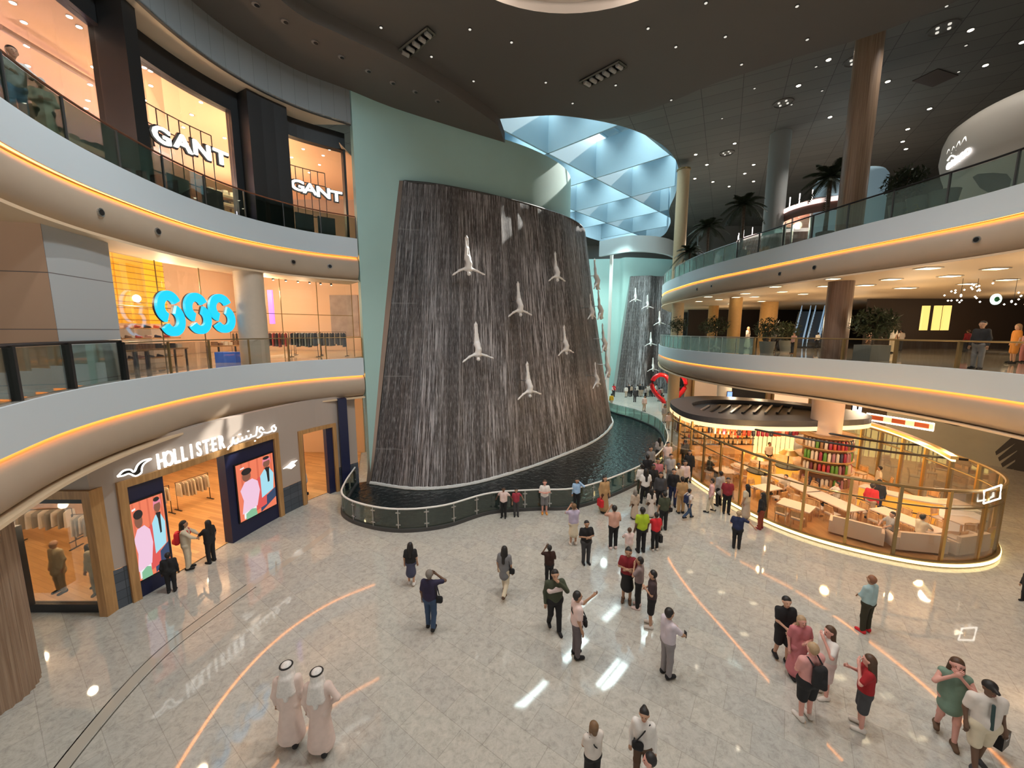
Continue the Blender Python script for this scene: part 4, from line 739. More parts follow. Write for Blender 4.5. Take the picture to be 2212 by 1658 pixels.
def person(label, px, py, hy=None, f=0, H=1.7, z=0., top=('white', 'short'), bot=('trousers', 'black'), skin='m', hair=('short', 'black'), arms=('down', 'down'), stride=0., bag=None, shoes='black', cat='person', sit=0., lean=0., wide=1., group=None, pos=None, lod=None, name='person', rzz=None, tilt=0., band=None):
    P = Vector(pos) if pos is not None else G(px, py, z)
    if hy is not None:
        H = ztop(P, hy)-P.z; H = max(1.15, min(1.95, H))
    dist = (P-Vector((0, 0, EYE))).length; h = lod or min(.034, max(.0135, dist*.00105)); q = H/1.75
    t = thing(name, label, cat, P, math.radians(f), group); t.scale = (q,)*3; w = wide
    sk = mat('skin_'+skin, SKINS.get(skin, SKINS['m']), .6); near = dist < 27
    hipz = .92 if not sit else sit+.08; dz = hipz-.92; st = stride
    if sit: kn = [(-.11, .42, sit+.04), (.11, .42, sit+.04)]; an = [(-.11, .44, .09), (.11, .46, .09)]
    else: kn = [(-.10, .02+.14*st, .49), (.10, .02-.06*st, .49)]; an = [(-.10, .26*st, .08), (.10, -.34*st, .10+.10*st)]
    hp = [(-.09*w, 0, hipz), (.09*w, 0, hipz)]; ly = lean
    def T(x, y, z_): return (x, y+ly*(z_-.92)/.8, z_+dz)
    shd = [T(-.175*w, 0, 1.42), T(.175*w, 0, 1.42)]; hd = T(0, .015, 1.63); hd = (hd[0]+tilt*.05, hd[1], hd[2]); nk = T(0, 0, 1.50)
    el, wr = [], []
    for i, sg in ((0, -1), (1, 1)):
        e_, w_ = ARM[arms[i]]; s = shd[i]; el.append((s[0]+sg*e_[0], s[1]+e_[1], s[2]+e_[2])); wr.append((s[0]+sg*w_[0], s[1]+w_[1], s[2]+w_[2]))
    legs = []; feet = []
    for i in (0, 1):
        legs += [(hp[i], kn[i], .085*w, .056), (kn[i], an[i], .055, .038)]; a = an[i]; feet.append(((a[0], a[1]-.03, a[2]-.035), (a[0]*1.15, a[1]+.15, a[2]-.048), .040, .032))
    torso = [(T(-.08*w, 0, .98), T(-.09*w, 0, 1.32), .105, .105), (T(.08*w, 0, .98), T(.09*w, 0, 1.32), .105, .105), (T(-.15*w, 0, 1.40), T(.15*w, 0, 1.40), .062, .062), (hp[0], hp[1], .115, .115)]
    armp = []
    hands = MB()
    for i, sg in ((0, -1), (1, 1)):
        armp += [(shd[i], el[i], .050*w, .038), (el[i], wr[i], .038, .026)]
        W_ = Vector(wr[i]); E_ = Vector(el[i]); d = (W_-E_).normalized(); pm = W_+d*.07; armp.append((tuple(W_), tuple(pm), .028, .034))
        if near:
            u = d.cross(Vector((0, 1, .3))).normalized(); v = d.cross(u)
            for j in range(4):
                b0_ = W_+d*.05+u*(j-1.5)*.019; L_ = (.075, .085, .08, .062)[j]; hands.tube([b0_, b0_+d*(.03+L_*.45), b0_+d*(.03+L_*.8)+v*.02, b0_+d*(.03+L_)+v*.035], [.011, .010, .009, .007], 5)
            b0_ = W_+d*.03-u*.022*sg; hands.tube([b0_, b0_+d*.025-u*.025*sg, b0_+d*.055-u*.035*sg+v*.01], [.012, .011, .008], 5)
    head = [(nk, hd, .052, .06), ((hd[0], hd[1], hd[2]+.03), (hd[0], hd[1]-.01, hd[2]+.035), .092, .092), ((hd[0], hd[1]+.02, hd[2]-.05), (hd[0], hd[1]+.045, hd[2]-.065), .062, .045)]
    if near: head += [((hd[0], hd[1]+.085, hd[2]+.02), (hd[0], hd[1]+.105, hd[2]-.015), .012, .017), ((hd[0]-.09, hd[1], hd[2]), (hd[0]-.09, hd[1], hd[2]+.02), .017, .02), ((hd[0]+.09, hd[1], hd[2]), (hd[0]+.09, hd[1], hd[2]+.02), .017, .02)]
    body = sdf_obj('body', legs+[(p, r, a*.9, b*.9) for p, r, a, b in torso]+armp+head+([x for x in feet] if shoes == 'bare' else []), sk, t, .035, h, hands if near else None)
    if near:
        mm = MB()
        for sg in (-1, 1): mm.lathe([(.001, -.008), (.009, -.004), (.009, .004), (.001, .008)], (hd[0]+sg*.032, hd[1]+.093, hd[2]+.025), 6)
        mm.build('eyes', mat('eye_dark', (.02, .015, .012), .3), body)
        mm = MB(); mm.tube([(hd[0]-.025, hd[1]+.088, hd[2]-.052), (hd[0], hd[1]+.094, hd[2]-.054), (hd[0]+.025, hd[1]+.088, hd[2]-.052)], .006, 5); mm.build('mouth', mat('lips', (.35, .12, .10), .5), body)
    kind, bc = bot; bm_ = cloth(COLR[bc]) if isinstance(bc, str) else cloth(bc)
    if kind in ('trousers', 'shorts'):
        pr = [(hp[0], hp[1], .125*w, .125*w), (T(-.06*w, 0, 1.0), T(.06*w, 0, 1.0), .115, .115)]
        for i in (0, 1):
            if kind == 'trousers': a = an[i]; pr += [(hp[i], kn[i], .102*w, .076), (kn[i], (a[0], a[1], a[2]+.01), .076, .066)]
            else: k_ = [hp[i][j]+(kn[i][j]-hp[i][j])*.92 for j in range(3)]; pr += [(hp[i], tuple(k_), .108*w, .098)]
        sdf_obj(kind, pr, bm_, t, .035, h)
    elif kind in ('skirt', 'longskirt'):
        zb_ = .52 if kind == 'skirt' else .28; sdf_obj('skirt', [(T(0, 0, 1.0), (0, -.01, zb_), .135*w, .20), (hp[0], hp[1], .125*w, .125*w)], bm_, t, .04, h)
    kt, *tk = top; tcn = kt; tm = cloth(COLR[tcn]) if isinstance(tcn, str) else cloth(tcn); sl = tk[0]
    long_ = tk[1] if len(tk) > 1 else ''
    tp = [(p, r, a+.018, b+.018) for p, r, a, b in torso[:3]]+[(T(0, 0, .98), T(0, 0, 1.02), .14*w, .14*w)]+[(T(0, -.01, 1.46), T(0, -.012, 1.47), .068, .06)]
    for i in (0, 1):
        if sl == 'short': m_ = [shd[i][j]+(el[i][j]-shd[i][j])*.72 for j in range(3)]; tp += [(shd[i], tuple(m_), .068*w, .064)]
        elif sl == 'long': tp += [(shd[i], el[i], .066*w, .054), (el[i], wr[i], .054, .044)]
        elif sl == 'none': tp += [(shd[i], (shd[i][0]*.95, shd[i][1], shd[i][2]-.02), .052, .05)]
    if long_ == 'tunic': tp += [(T(0, 0, 1.05), (0, 0, .74+dz), .14*w, .185)]
    if long_ == 'dress': tp += [(T(0, 0, 1.05), (0, 0, .56+dz), .13*w, .20)]
    if long_ == 'maxi': tp += [(T(0, 0, 1.05), (0, -.01, .26), .13*w, .235)]
    if long_ == 'robe': tp += [(T(0, 0, 1.1), (-.06, 0, .22), .13*w, .20), (T(0, 0, 1.1), (.06, -.02, .22), .13*w, .19), (T(-.05, -.10, 1.3), (-.04, -.12, .3), .05, .11)]
    sdf_obj({'dress': 'dress', 'maxi': 'dress', 'robe': 'robe', 'tunic': 'tunic'}.get(long_, 'shirt'), tp, tm, t, .045, h)
    if band:
        bk_, bcl = band
        if bk_ == 'chest': sdf_obj('chest_band', [(T(-.13*w, .06, 1.27), T(.13*w, .06, 1.24), .085, .085)], cloth(bcl), t, .03, h)
        if bk_ == 'stripe': sdf_obj('front_stripe', [(T(0, .13, 1.40), T(0, .165, .96), .026, .026)], cloth(bcl), t, .02, min(h, .014))
    if shoes != 'bare':
        for fp in feet: sdf_obj('shoe', [(fp[0], fp[1], .054, .045), ((fp[0][0], fp[0][1], fp[0][2]+.04), fp[0], .046, .05)], cloth(COLR[shoes], 'shoe'), t, .03, min(h, .025))
    hk, hc = hair; hm = mat('hair_'+hc, HAIR[hc], .55, var=.25, vs=30); x, y, z_ = hd
    cap = [((x, y-.022, z_+.052), (x, y-.032, z_+.04), .100, .100), ((x, y-.045, z_-.0), (x, y-.045, z_-.03), .075, .065)]
    if hk in ('short', 'bun', 'long', 'bob', 'tail'):
        hp_ = list(cap)
        if hk == 'bun': hp_.append(((x, y-.09, z_+.10), (x, y-.1, z_+.10), .045, .045))
        if hk == 'bob': hp_ += [((x-.075, y-.02, z_+.02), (x-.085, y-.01, z_-.09), .04, .035), ((x+.075, y-.02, z_+.02), (x+.085, y-.01, z_-.09), .04, .035), ((x, y-.06, z_), (x, y-.06, z_-.1), .07, .06)]
        if hk == 'long': hp_ += [((x-.07, y-.025, z_), (x-.085, y-.05, z_-.20), .045, .05), ((x+.07, y-.025, z_), (x+.085, y-.05, z_-.20), .045, .05), ((x, y-.06, z_), (x, y-.115, z_-.40), .08, .06)]
        if hk == 'tail': hp_ += [((x, y-.10, z_+.02), (x, y-.13, z_-.22), .035, .03)]
        sdf_obj('hair', hp_, hm, t, .03, h)
    elif hk == 'cap':
        sdf_obj('cap', [((x, y-.01, z_+.06), (x, y-.015, z_+.055), .101, .101), ((x, y+.08, z_+.06), (x, y+.15, z_+.05), .045, .03)], hm, t, .02, h); sdf_obj('hair', [((x, y-.05, z_-.0), (x, y-.05, z_-.03), .07, .06)], mat('hair_black', HAIR['black'], .55, var=.25, vs=30), t, .03, h)
    elif hk in ('ghutra', 'hijab'):
        hp_ = [((x, y-.015, z_+.045), (x, y-.03, z_+.03), .108, .108), ((x, y-.06, z_), (x, y-.09, z_-.12), .09, .09), ((x-.085, y-.01, z_), (x-.11, y+.0, z_-.24), .035, .05), ((x+.085, y-.01, z_), (x+.11, y+.0, z_-.24), .035, .05)]
        if hk == 'ghutra': hp_ += [((x-.05, y-.10, z_-.12), (x-.10, y-.13, z_-.40), .08, .07), ((x+.05, y-.10, z_-.12), (x+.10, y-.13, z_-.40), .08, .07), ((x, y-.10, z_-.12), (x, y-.15, z_-.52), .08, .05)]
        sdf_obj('headscarf', hp_, hm, t, .05, h)
        if hk == 'ghutra': mm = MB(); mm.tube([(x+.108*math.cos(a*PI/8), y-.02+.108*math.sin(a*PI/8), z_+.095) for a in range(16)], .016, 6, closed=True); mm.build('head_cord', mat('cord_black', (.008, .008, .008), .6), t, smooth=True)
    Mx = Matrix.Translation(P) @ Matrix.Rotation(math.radians(f), 4, 'Z') @ Matrix.Scale(q, 4)
    if bag:
        bk, bcol, blab = bag; bm2 = cloth(COLR[bcol], 'bagcloth'); b = thing({'backpack': 'backpack', 'cross': 'crossbody_bag', 'shoulder': 'shoulder_bag', 'hand': 'shopping_bag', 'phone': 'phone'}[bk], blab, 'phone' if bk == 'phone' else 'bag'); b.matrix_world = Mx
        if bk == 'backpack':
            pk_ = sdf_obj('pack', [(T(-.07, -.21, 1.05), T(-.06, -.20, 1.34), .085, .08), (T(.07, -.21, 1.05), T(.06, -.20, 1.34), .085, .08), (T(0, -.29, 1.05), T(0, -.28, 1.12), .07, .07)], bm2, b, .04, h)
            for sg in (-1, 1): mm = MB(); mm.tube([T(sg*.10, -.15, 1.40), T(sg*.115, -.02, 1.485), T(sg*.12, .10, 1.42), T(sg*.13, .135, 1.25), T(sg*.15, .02, 1.06)], .017, 6); mm.build('strap', bm2, pk_, smooth=True)
        elif bk in ('cross', 'shoulder'):
            sg = 1; yb = .17 if bk == 'cross' else -.02; xb = .10 if bk == 'cross' else .25; zb2 = 1.06 if bk == 'cross' else .98
            sdf_obj('pouch', [(T(xb-.06, yb, zb2), T(xb+.06, yb, zb2), .065, .065, .7), (T(xb-.05, yb, zb2-.08), T(xb+.05, yb, zb2-.08), .07, .07, .7)], bm2, b, .03, h)
            mm = MB()
            if bk == 'cross': mm.tube([T(xb+.05, yb+.03, zb2+.06), T(.02, .135, 1.28), T(-.13, .04, 1.475), T(-.13, -.05, 1.46), T(-.02, -.135, 1.28), T(.16, -.06, 1.05), T(xb+.08, yb, zb2+.05)], .014, 6)
            else: mm.tube([T(xb, yb+.06, zb2+.04), T(.17, .06, 1.36), T(.15, .0, 1.482), T(.17, -.08, 1.36), T(xb, yb-.06, zb2+.04)], .014, 6)
            mm.build('strap', bm2, b, smooth=True)
        elif bk == 'hand':
            c = Vector(wr[1])+Vector((0, .03, -.1)); mm = MB(); mm.prism([(c.x-.07, c.y-.17), (c.x+.07, c.y-.17), (c.x+.07, c.y+.17), (c.x-.07, c.y+.17)], c.z-.42, c.z-.1); mm.build('bag_body', bm2, b)
            for sg in (-1, 1): mm = MB(); mm.tube([(c.x+sg*.06, c.y-.09, c.z-.1), (c.x+sg*.03, c.y-.06, c.z), (c.x+sg*.02, c.y, c.z+.03), (c.x+sg*.03, c.y+.06, c.z), (c.x+sg*.06, c.y+.09, c.z-.1)], .008, 5); mm.build('handle', bm2, b)
        elif bk == 'phone':
            i = 1 if arms[1] in ('phone', 'photo', 'reach', 'elb') else 0; c = Vector(wr[i])+(Vector(wr[i])-Vector(el[i])).normalized()*.09; mm = MB(); mm.box(c.x-.04, c.y+.0, c.z-.03, c.x+.04, c.y+.012, c.z+.12); mm.build('phone_case', bm2, b)
    return t
# ================================================================== people on the ground floor
T_, D_, S_ = 'trousers', 'down', 'short'
person('man in white robe and headscarf with black cord, the one nearer the shop', 633, 1603, 1432, 12, top=('robe', 'long', 'robe'), bot=(T_, 'robe'), hair=('ghutra', 'white'), stride=.4, shoes='black', wide=1.05)
person('man in white robe and headscarf with black cord, nearer the middle of the hall', 697, 1620, 1442, 5, top=((.66, .53, .48), 'long', 'robe'), bot=(T_, 'robe'), hair=('ghutra', 'white'), arms=('down', 'hip'), stride=.4, wide=1.08)
Hh = lambda x, y, h: G(x, y, h-.02).xy.to_3d()
person('child with brown bowl haircut in white shirt carrying a black crossbody bag', 0, 0, None, 15, H=1.5, pos=Hh(1283, 1562, 1.5), top=('offw', 'short'), bot=('shorts', 'black'), hair=('bob', 'lbrown'), arms=('low', 'low'), bag=('cross', 'black', 'small black crossbody bag worn by the brown-haired child'))
person('woman in white blouse with black hair tied up, facing the camera', 0, 0, None, 160, H=1.62, pos=Hh(1392, 1534, 1.62), top=('white', 'long'), bot=(T_, 'brown'), hair=('bun', 'black'), skin='t', arms=(D_, D_), bag=('cross', 'black', 'black crossbody bag on the front of the white blouse'))
person('black-haired person in white shirt cut off by the lower picture edge', 0, 0, None, 80, H=1.7, pos=Hh(1405, 1632, 1.7), top=('white', S_), bot=(T_, 'black'), skin='r', hair=('short', 'black'))
person('woman with long black hair in black top and long navy skirt, walking away alone', 889, 1262, 1172, 5, top=('black', S_), bot=('skirt', (.05, .055, .10)), skin='t', hair=('long', 'black'), stride=.25, shoes='white')
person('grey-haired man in navy polo and jeans touching his head', 931, 1358, 1232, -8, top=((.022, .018, .05), S_), bot=(T_, 'jean'), skin='d', hair=('short', 'grey'), arms=(D_, 'head'), stride=.3, bag=('shoulder', 'black', 'black bag at the side of the grey-haired man in navy'))
person('woman with long black hair in grey tunic and white trousers striding away', 1090, 1284, 1180, -20, top=('grey', 'short', 'tunic'), bot=(T_, 'cream'), hair=('long', 'black'), stride=1., shoes='brown', bag=('shoulder', 'black', 'black shoulder bag of the woman in grey tunic'))
person('man in dark brown shirt raising a phone above his face', 1186, 1262, 1178, 8, top=((.035, .012, .008), S_), bot=(T_, 'black'), skin='d', arms=('photo', 'fold'), bag=('phone', 'white', 'white phone held up by the man in dark brown'))
person('man in olive hoodie with a wide white chest band, hand at his mouth', 1197, 1360, 1230, 190, top=('olive', 'long'), bot=(T_, 'black'), skin='t', arms=('mouth', D_), stride=.5, wide=1.15, band=('chest', (.74, .62, .60)))
person('man in pale pink shirt holding a phone up at arm length, black sling bag', 1244, 1417, 1275, -80, top=('pinkw', S_), bot=(T_, (.13, .11, .12)), skin='m', arms=('reach', D_), bag=('cross', 'black', 'black sling bag of the man in pale pink shirt'))
person('man in lilac-white shirt and grey trousers holding a phone forward', 1438, 1458, 1315, -75, top=((.55, .50, .56), S_), bot=(T_, (.26, .24, .25)), skin='m', arms=('elb', 'elb'), bag=('phone', 'dgrey', 'dark phone held by the man in lilac-white shirt'))
person('woman in dark red top and long black skirt with folded arms', 1353, 1298, 1184, 160, top=('dred', S_), bot=('skirt', 'black'), skin='m', hair=('bun', 'black'), arms=('fold', 'fold'), shoes='brown')
person('person in patterned brown shirt and black trousers with hands at the face', 1378, 1312, 1204, 60, top=((.24, .18, .18), S_), bot=(T_, 'black'), skin='m', arms=('mouth', 'fold'), shoes='pinkw')
person('young person in dark printed T-shirt, black shorts and white shoes', 1405, 1352, 1233, 70, top=((.05, .03, .035), S_), bot=('shorts', 'black'), skin='t', arms=('fold', 'fold'), shoes='offw')
person('man in black T-shirt and washed grey jeans looking down with arms crossed', 1265, 1216, 1125, 190, top=('black', S_), bot=(T_, 'dgrey'), skin='m', arms=('fold', 'fold'), wide=1.1)
person('woman in lilac top and cream skirt taking a picture with raised arms', 1238, 1176, 1088, 8, top=('lilac', S_), bot=('skirt', 'cream'), skin='t', hair=('short', 'lbrown'), arms=('photo', 'photo'), shoes='offw')
person('man in peach patterned shirt holding a white cap up', 1324, 1184, 1092, 5, top=('peach', S_), bot=(T_, 'black'), skin='m', arms=('photo', 'fold'), shoes='pinkw', bag=('phone', 'white', 'white cap or phone raised by the man in peach shirt'))
person('small woman in pinkish white shirt standing in front of the green shirt', 1357, 1212, 1140, 10, top=('pinkw', S_), bot=(T_, 'offw'), skin='m', arms=('elb', 'elb'), hair=('short', 'brown'))
person('man in bright lime green shirt and black trousers seen from behind', 1384, 1192, 1096, 5, top=('lime', S_), bot=(T_, 'black'), skin='d', arms=(D_, D_))
person('man in bright red shirt and black trousers beside the lime green shirt', 1414, 1188, 1107, 10, top=('red', S_), bot=(T_, 'black'), skin='m', arms=('elb', D_), shoes='offw', bag=('hand', 'black', 'black bag hanging beside the man in bright red'))
person('person in dark olive shirt and black trousers carrying a black shoulder bag', 1432, 1144, 1062, 0, top=('olive', S_), bot=(T_, 'black'), skin='m', bag=('shoulder', 'black', 'black shoulder bag of the person in dark olive'))
person('man in pale pink shirt leaning on the pool railing', 1088, 1117, 1052, 170, top=('pinkw', S_), bot=(T_, 'black'), skin='d', arms=('lean', 'lean'))
person('person in dark red shirt leaning on the pool railing', 1115, 1114, 1055, 185, top=((.32, .03, .05), S_), bot=(T_, 'dgrey'), skin='m', arms=('lean', D_))
person('person in white shirt and grey shorts standing at the pool railing', 1176, 1109, 1037, 180, top=('white', S_), bot=('shorts', 'grey'), skin='r', hair=('short', 'brown'), arms=('fold', 'fold'), shoes='orange')
person('man in open light blue shirt over black at the pool railing', 1245, 1098, 1034, 170, top=('lblue', 'long'), bot=(T_, 'black'), skin='m', arms=('head', D_))
person('woman in long tan dress with a red bag at the pool railing', 1304, 1106, 1028, 200, top=('tan', 'long', 'maxi'), bot=(T_, 'brown'), skin='t', hair=('long', 'black'), bag=('hand', 'red', 'small red bag carried by the woman in tan dress'))
person('woman in long beige dress walking by the pool railing', 1370, 1120, 1058, 10, top=('beige', 'long', 'maxi'), bot=(T_, 'brown'), hair=('hijab', 'grey'))
person('woman in long white dress walking by the pool railing', 1405, 1116, 1056, 0, top=('offw', 'long', 'maxi'), bot=(T_, 'brown'), hair=('long', 'black'))
person('woman in white T-shirt and dark jeans striding with a navy backpack', 1486, 1120, 1056, -75, top=('offw', S_), bot=(T_, 'jean'), skin='m', hair=('bun', 'black'), arms=('hip', 'swing'), stride=1.1, bag=('backpack', 'navy', 'navy backpack of the striding woman in white'))
person('person in pink shirt and cream trousers walking by the restaurant', 1534, 1106, 1034, 60, top=('pinkl', 'long'), bot=(T_, 'cream'), skin='m', stride=.5)
person('person in grey-white outfit standing behind the pink shirt by the restaurant', 1552, 1092, 1018, 20, top=('lgrey', 'long', 'tunic'), bot=(T_, 'black'), skin='m')
person('person in black jacket with red front by the restaurant glass', 1568, 1108, 1032, 160, top=((.25, .02, .03), 'short'), bot=(T_, 'black'), skin='m')
person('woman with long black hair in pale clothes by the restaurant glass', 1609, 1122, 1046, 30, top=('cream', S_), bot=('longskirt', 'beige'), skin='m', hair=('long', 'black'))
person('woman with long black hair in black jacket and rust trousers', 1642, 1142, 1064, 35, top=('black', 'long'), bot=(T_, 'rust'), skin='m', hair=('long', 'black'), shoes='dred', bag=('shoulder', 'black', 'black handbag of the woman in rust trousers'))
person('blond man in navy T-shirt and black trousers, one arm out to the side', 1590, 1184, 1104, -30, top=('navy', S_), bot=(T_, 'black'), skin='l', hair=('short', 'blond'), arms=('fold', 'side'), wide=1.1)
person('man with reddish brown cap, pale blue shirt, dark trousers and red shoes', 1868, 1364, 1244, 15, top=('aqua', 'long'), bot=(T_, 'dolive'), skin='m', hair=('short', 'ginger'), arms=('low', 'low'), shoes='red')
person('boy in black T-shirt, black shorts and black shoes facing a family group', 1686, 1424, 1290, 170, top=('black', S_), bot=('shorts', 'black'), skin='l', hair=('short', 'black'), arms=('low', 'low'), stride=.3)
person('blond woman in long rose pink dress', 1718, 1462, 1332, 175, top=('rose', 'short', 'maxi'), bot=(T_, 'rose'), skin='r', hair=('bob', 'blond'), arms=('fold', D_), wide=1.1)
person('woman with long brown hair in white top carrying a small black bag', 1776, 1502, 1354, 90, top=('white', S_), bot=('shorts', 'pinkw'), skin='r', hair=('long', 'brown'), arms=('mouth', D_), shoes='offw', bag=('hand', 'black', 'small black bag of the woman in white by the backpacker'))
person('broad blond man in pink shirt and black shorts wearing a dark backpack', 1738, 1552, 1388, 10, top=((.62, .30, .28), S_), bot=('shorts', 'black'), skin='r', hair=('short', 'blond'), arms=('low', 'low'), shoes='offw', wide=1.2, bag=('backpack', 'black', 'large dark backpack on the back of the man in pink'))
person('girl in red top and dark shorts with long brown hair and white shoes', 1858, 1572, 1416, 55, top=((.32, .01, .015), S_), bot=('shorts', 'dgrey'), skin='r', hair=('long', 'brown'), arms=('mouth', 'phone'), shoes='offw')
person('woman in grey green minidress with long dark brown hair', 2040, 1592, 1420, 140, top=('green', 'none', 'tunic'), bot=('none', 'green'), skin='r', hair=('long', 'brown'), arms=('mouth', 'mouth'), stride=.5, shoes='brown')
person('man in black cap and white shirt with a dark front stripe', 2106, 1652, 1458, 165, top=('offw', S_), bot=('shorts', 'cream'), band=('stripe', (.03, .06, .06)), skin='d', hair=('cap', 'black'), arms=(D_, 'down'), stride=-.4, wide=1.2, shoes='dgrey')
p = G(2153, 1632); t = thing('shopping_bag', 'black paper shopping bag carried by the man in the black cap', 'bag', (p.x, p.y, .28), .4)
m = MB(); m.prism([(-.17, -.09), (.17, -.09), (.17, .09), (-.17, .09)], 0, .34); m.build('bag_body', BLACK, t); m = MB(); m.box(-.07, -.095, .2, .07, -.09, .3); m.build('bag_print', mat('print_grey', (.4, .4, .42), .6), t); m = MB(); m.tube([(-.08, 0, .34), (-.06, 0, .46), (0, 0, .5), (.06, 0, .46), (.08, 0, .34)], .008, 5); m.build('handle', BLACK, t)
person('dark-clothed person cut off by the picture edge by the restaurant', 2214, 1300, 1232, 90, top=('black', 'long'), bot=(T_, 'black'))
person('man in black suit standing by the slate dado', 372, 1278, 1194, 30, top=('black', 'long'), bot=(T_, 'black'), skin='d', wide=1.1)
person('woman in cream trousers with a red backpack at the shop entrance', 408, 1228, 1125, -60, top=('cream', 'long'), bot=(T_, 'cream'), skin='m', hair=('long', 'black'), arms=('elb', 'elb'), bag=('backpack', 'red', 'red backpack at the clothing shop entrance'))
person('woman in black overalls with long dark hair at the shop entrance', 458, 1214, 1124, 80, top=('black', S_), bot=(T_, 'black'), skin='m', hair=('long', 'black'), arms=('elb', D_))
# crowd strolling between the pool and the restaurant
CR = [(1392, 1090, 1006, 'white', 'black', 'long'), (1408, 1078, 1000, 'black', 'dgrey', 'short'), (1418, 1062, 968, 'rose', 'black', 'short'), (1446, 1050, 968, 'lgrey', 'grey', 'short'), (1462, 1075, 985, 'beige', 'black', 'short'), (1476, 1068, 980, 'pinkw', 'black', 'bun'), (1470, 1108, 1030, 'tan', 'tan', 'short'),
      (1440, 1018, 946, 'pinkw', 'lgrey', 'short'), (1396, 1052, 980, 'black', 'black', 'short'), (1486, 1040, 960, 'black', 'black', 'long'), (1384, 1072, 1003, 'white', 'olive', 'bun'), (1424, 1098, 1020, 'dgrey', 'black', 'long'), (1452, 1090, 1012, 'black', 'navy', 'short'), (1477, 1010, 950, 'dgrey', 'black', 'short'), (1403, 1030, 958, 'grey', 'black', 'short'), (1422, 1000, 945, 'lgrey', 'dgrey', 'long')]
WH = ['among the walkers by the restaurant corner', 'in the crowd beside the pool railing', 'in the passage beyond the pool']
for i, (x, y, hy, tc_, bc_, hk) in enumerate(CR):
    person('person in %s top and %s trousers %s' % ({'lgrey': 'light grey', 'pinkw': 'pale pink', 'dgrey': 'dark grey', 'offw': 'off-white'}.get(tc_, tc_), {'dgrey': 'dark grey', 'lgrey': 'light grey'}.get(bc_, bc_), WH[0 if x > 1440 else 1 if y > 1040 else 2]+(', topmost' if i in (8,) else '')), x, y, hy, R.choice([0, 20, 180, 160, -30]), top=(tc_, R.choice(['short', 'long'])), bot=(T_, bc_), hair=(hk, 'black'), stride=R.choice([0, .4, .7]), skin=R.choice('lmtd'))
FAR = [(1320, 880, 'yellow'), (1325, 850, 'white'), (1326, 838, 'red'), (1352, 858, 'white'), (1358, 852, 'black'), (1371, 868, 'dgrey'), (1377, 848, 'white'), (1382, 846, 'black'), (1391, 888, 'pinkw'), (1394, 862, 'lgrey'), (1405, 856, 'offw'), (1408, 852, 'black'), (1417, 850, 'white'), (1423, 866, 'rose'), (1428, 862, 'offw'), (1412, 845, 'pinkw'), (1431, 885, 'beige'), (1438, 900, 'grey'), (1434, 912, 'lgrey'), (1442, 928, 'pinkw'), (1460, 905, 'purple'), (1468, 860, 'red'), (1485, 848, 'black'), (1495, 842, 'dred'), (1508, 845, 'rose'), (1364, 842, 'beige'), (1399, 842, 'offw'), (1387, 838, 'dgrey')]
for i, (x, y, c) in enumerate(FAR):
    P_ = G(x, y); P_ = P_*min(1, 53/P_.y); nm = {'lgrey': 'light grey', 'pinkw': 'pale pink', 'dgrey': 'dark grey', 'offw': 'off-white'}.get(c, c)
    person('distant person in %s top on the walkway by the far waterfall' % nm, x, y, None, R.choice([0, 180, 30]), pos=P_, H=R.uniform(1.6, 1.8), top=(c, 'long'), bot=(T_, R.choice(['black', 'dgrey', 'beige'])), hair=('short', 'black'), lod=.034, group='distant people in %s tops' % nm)
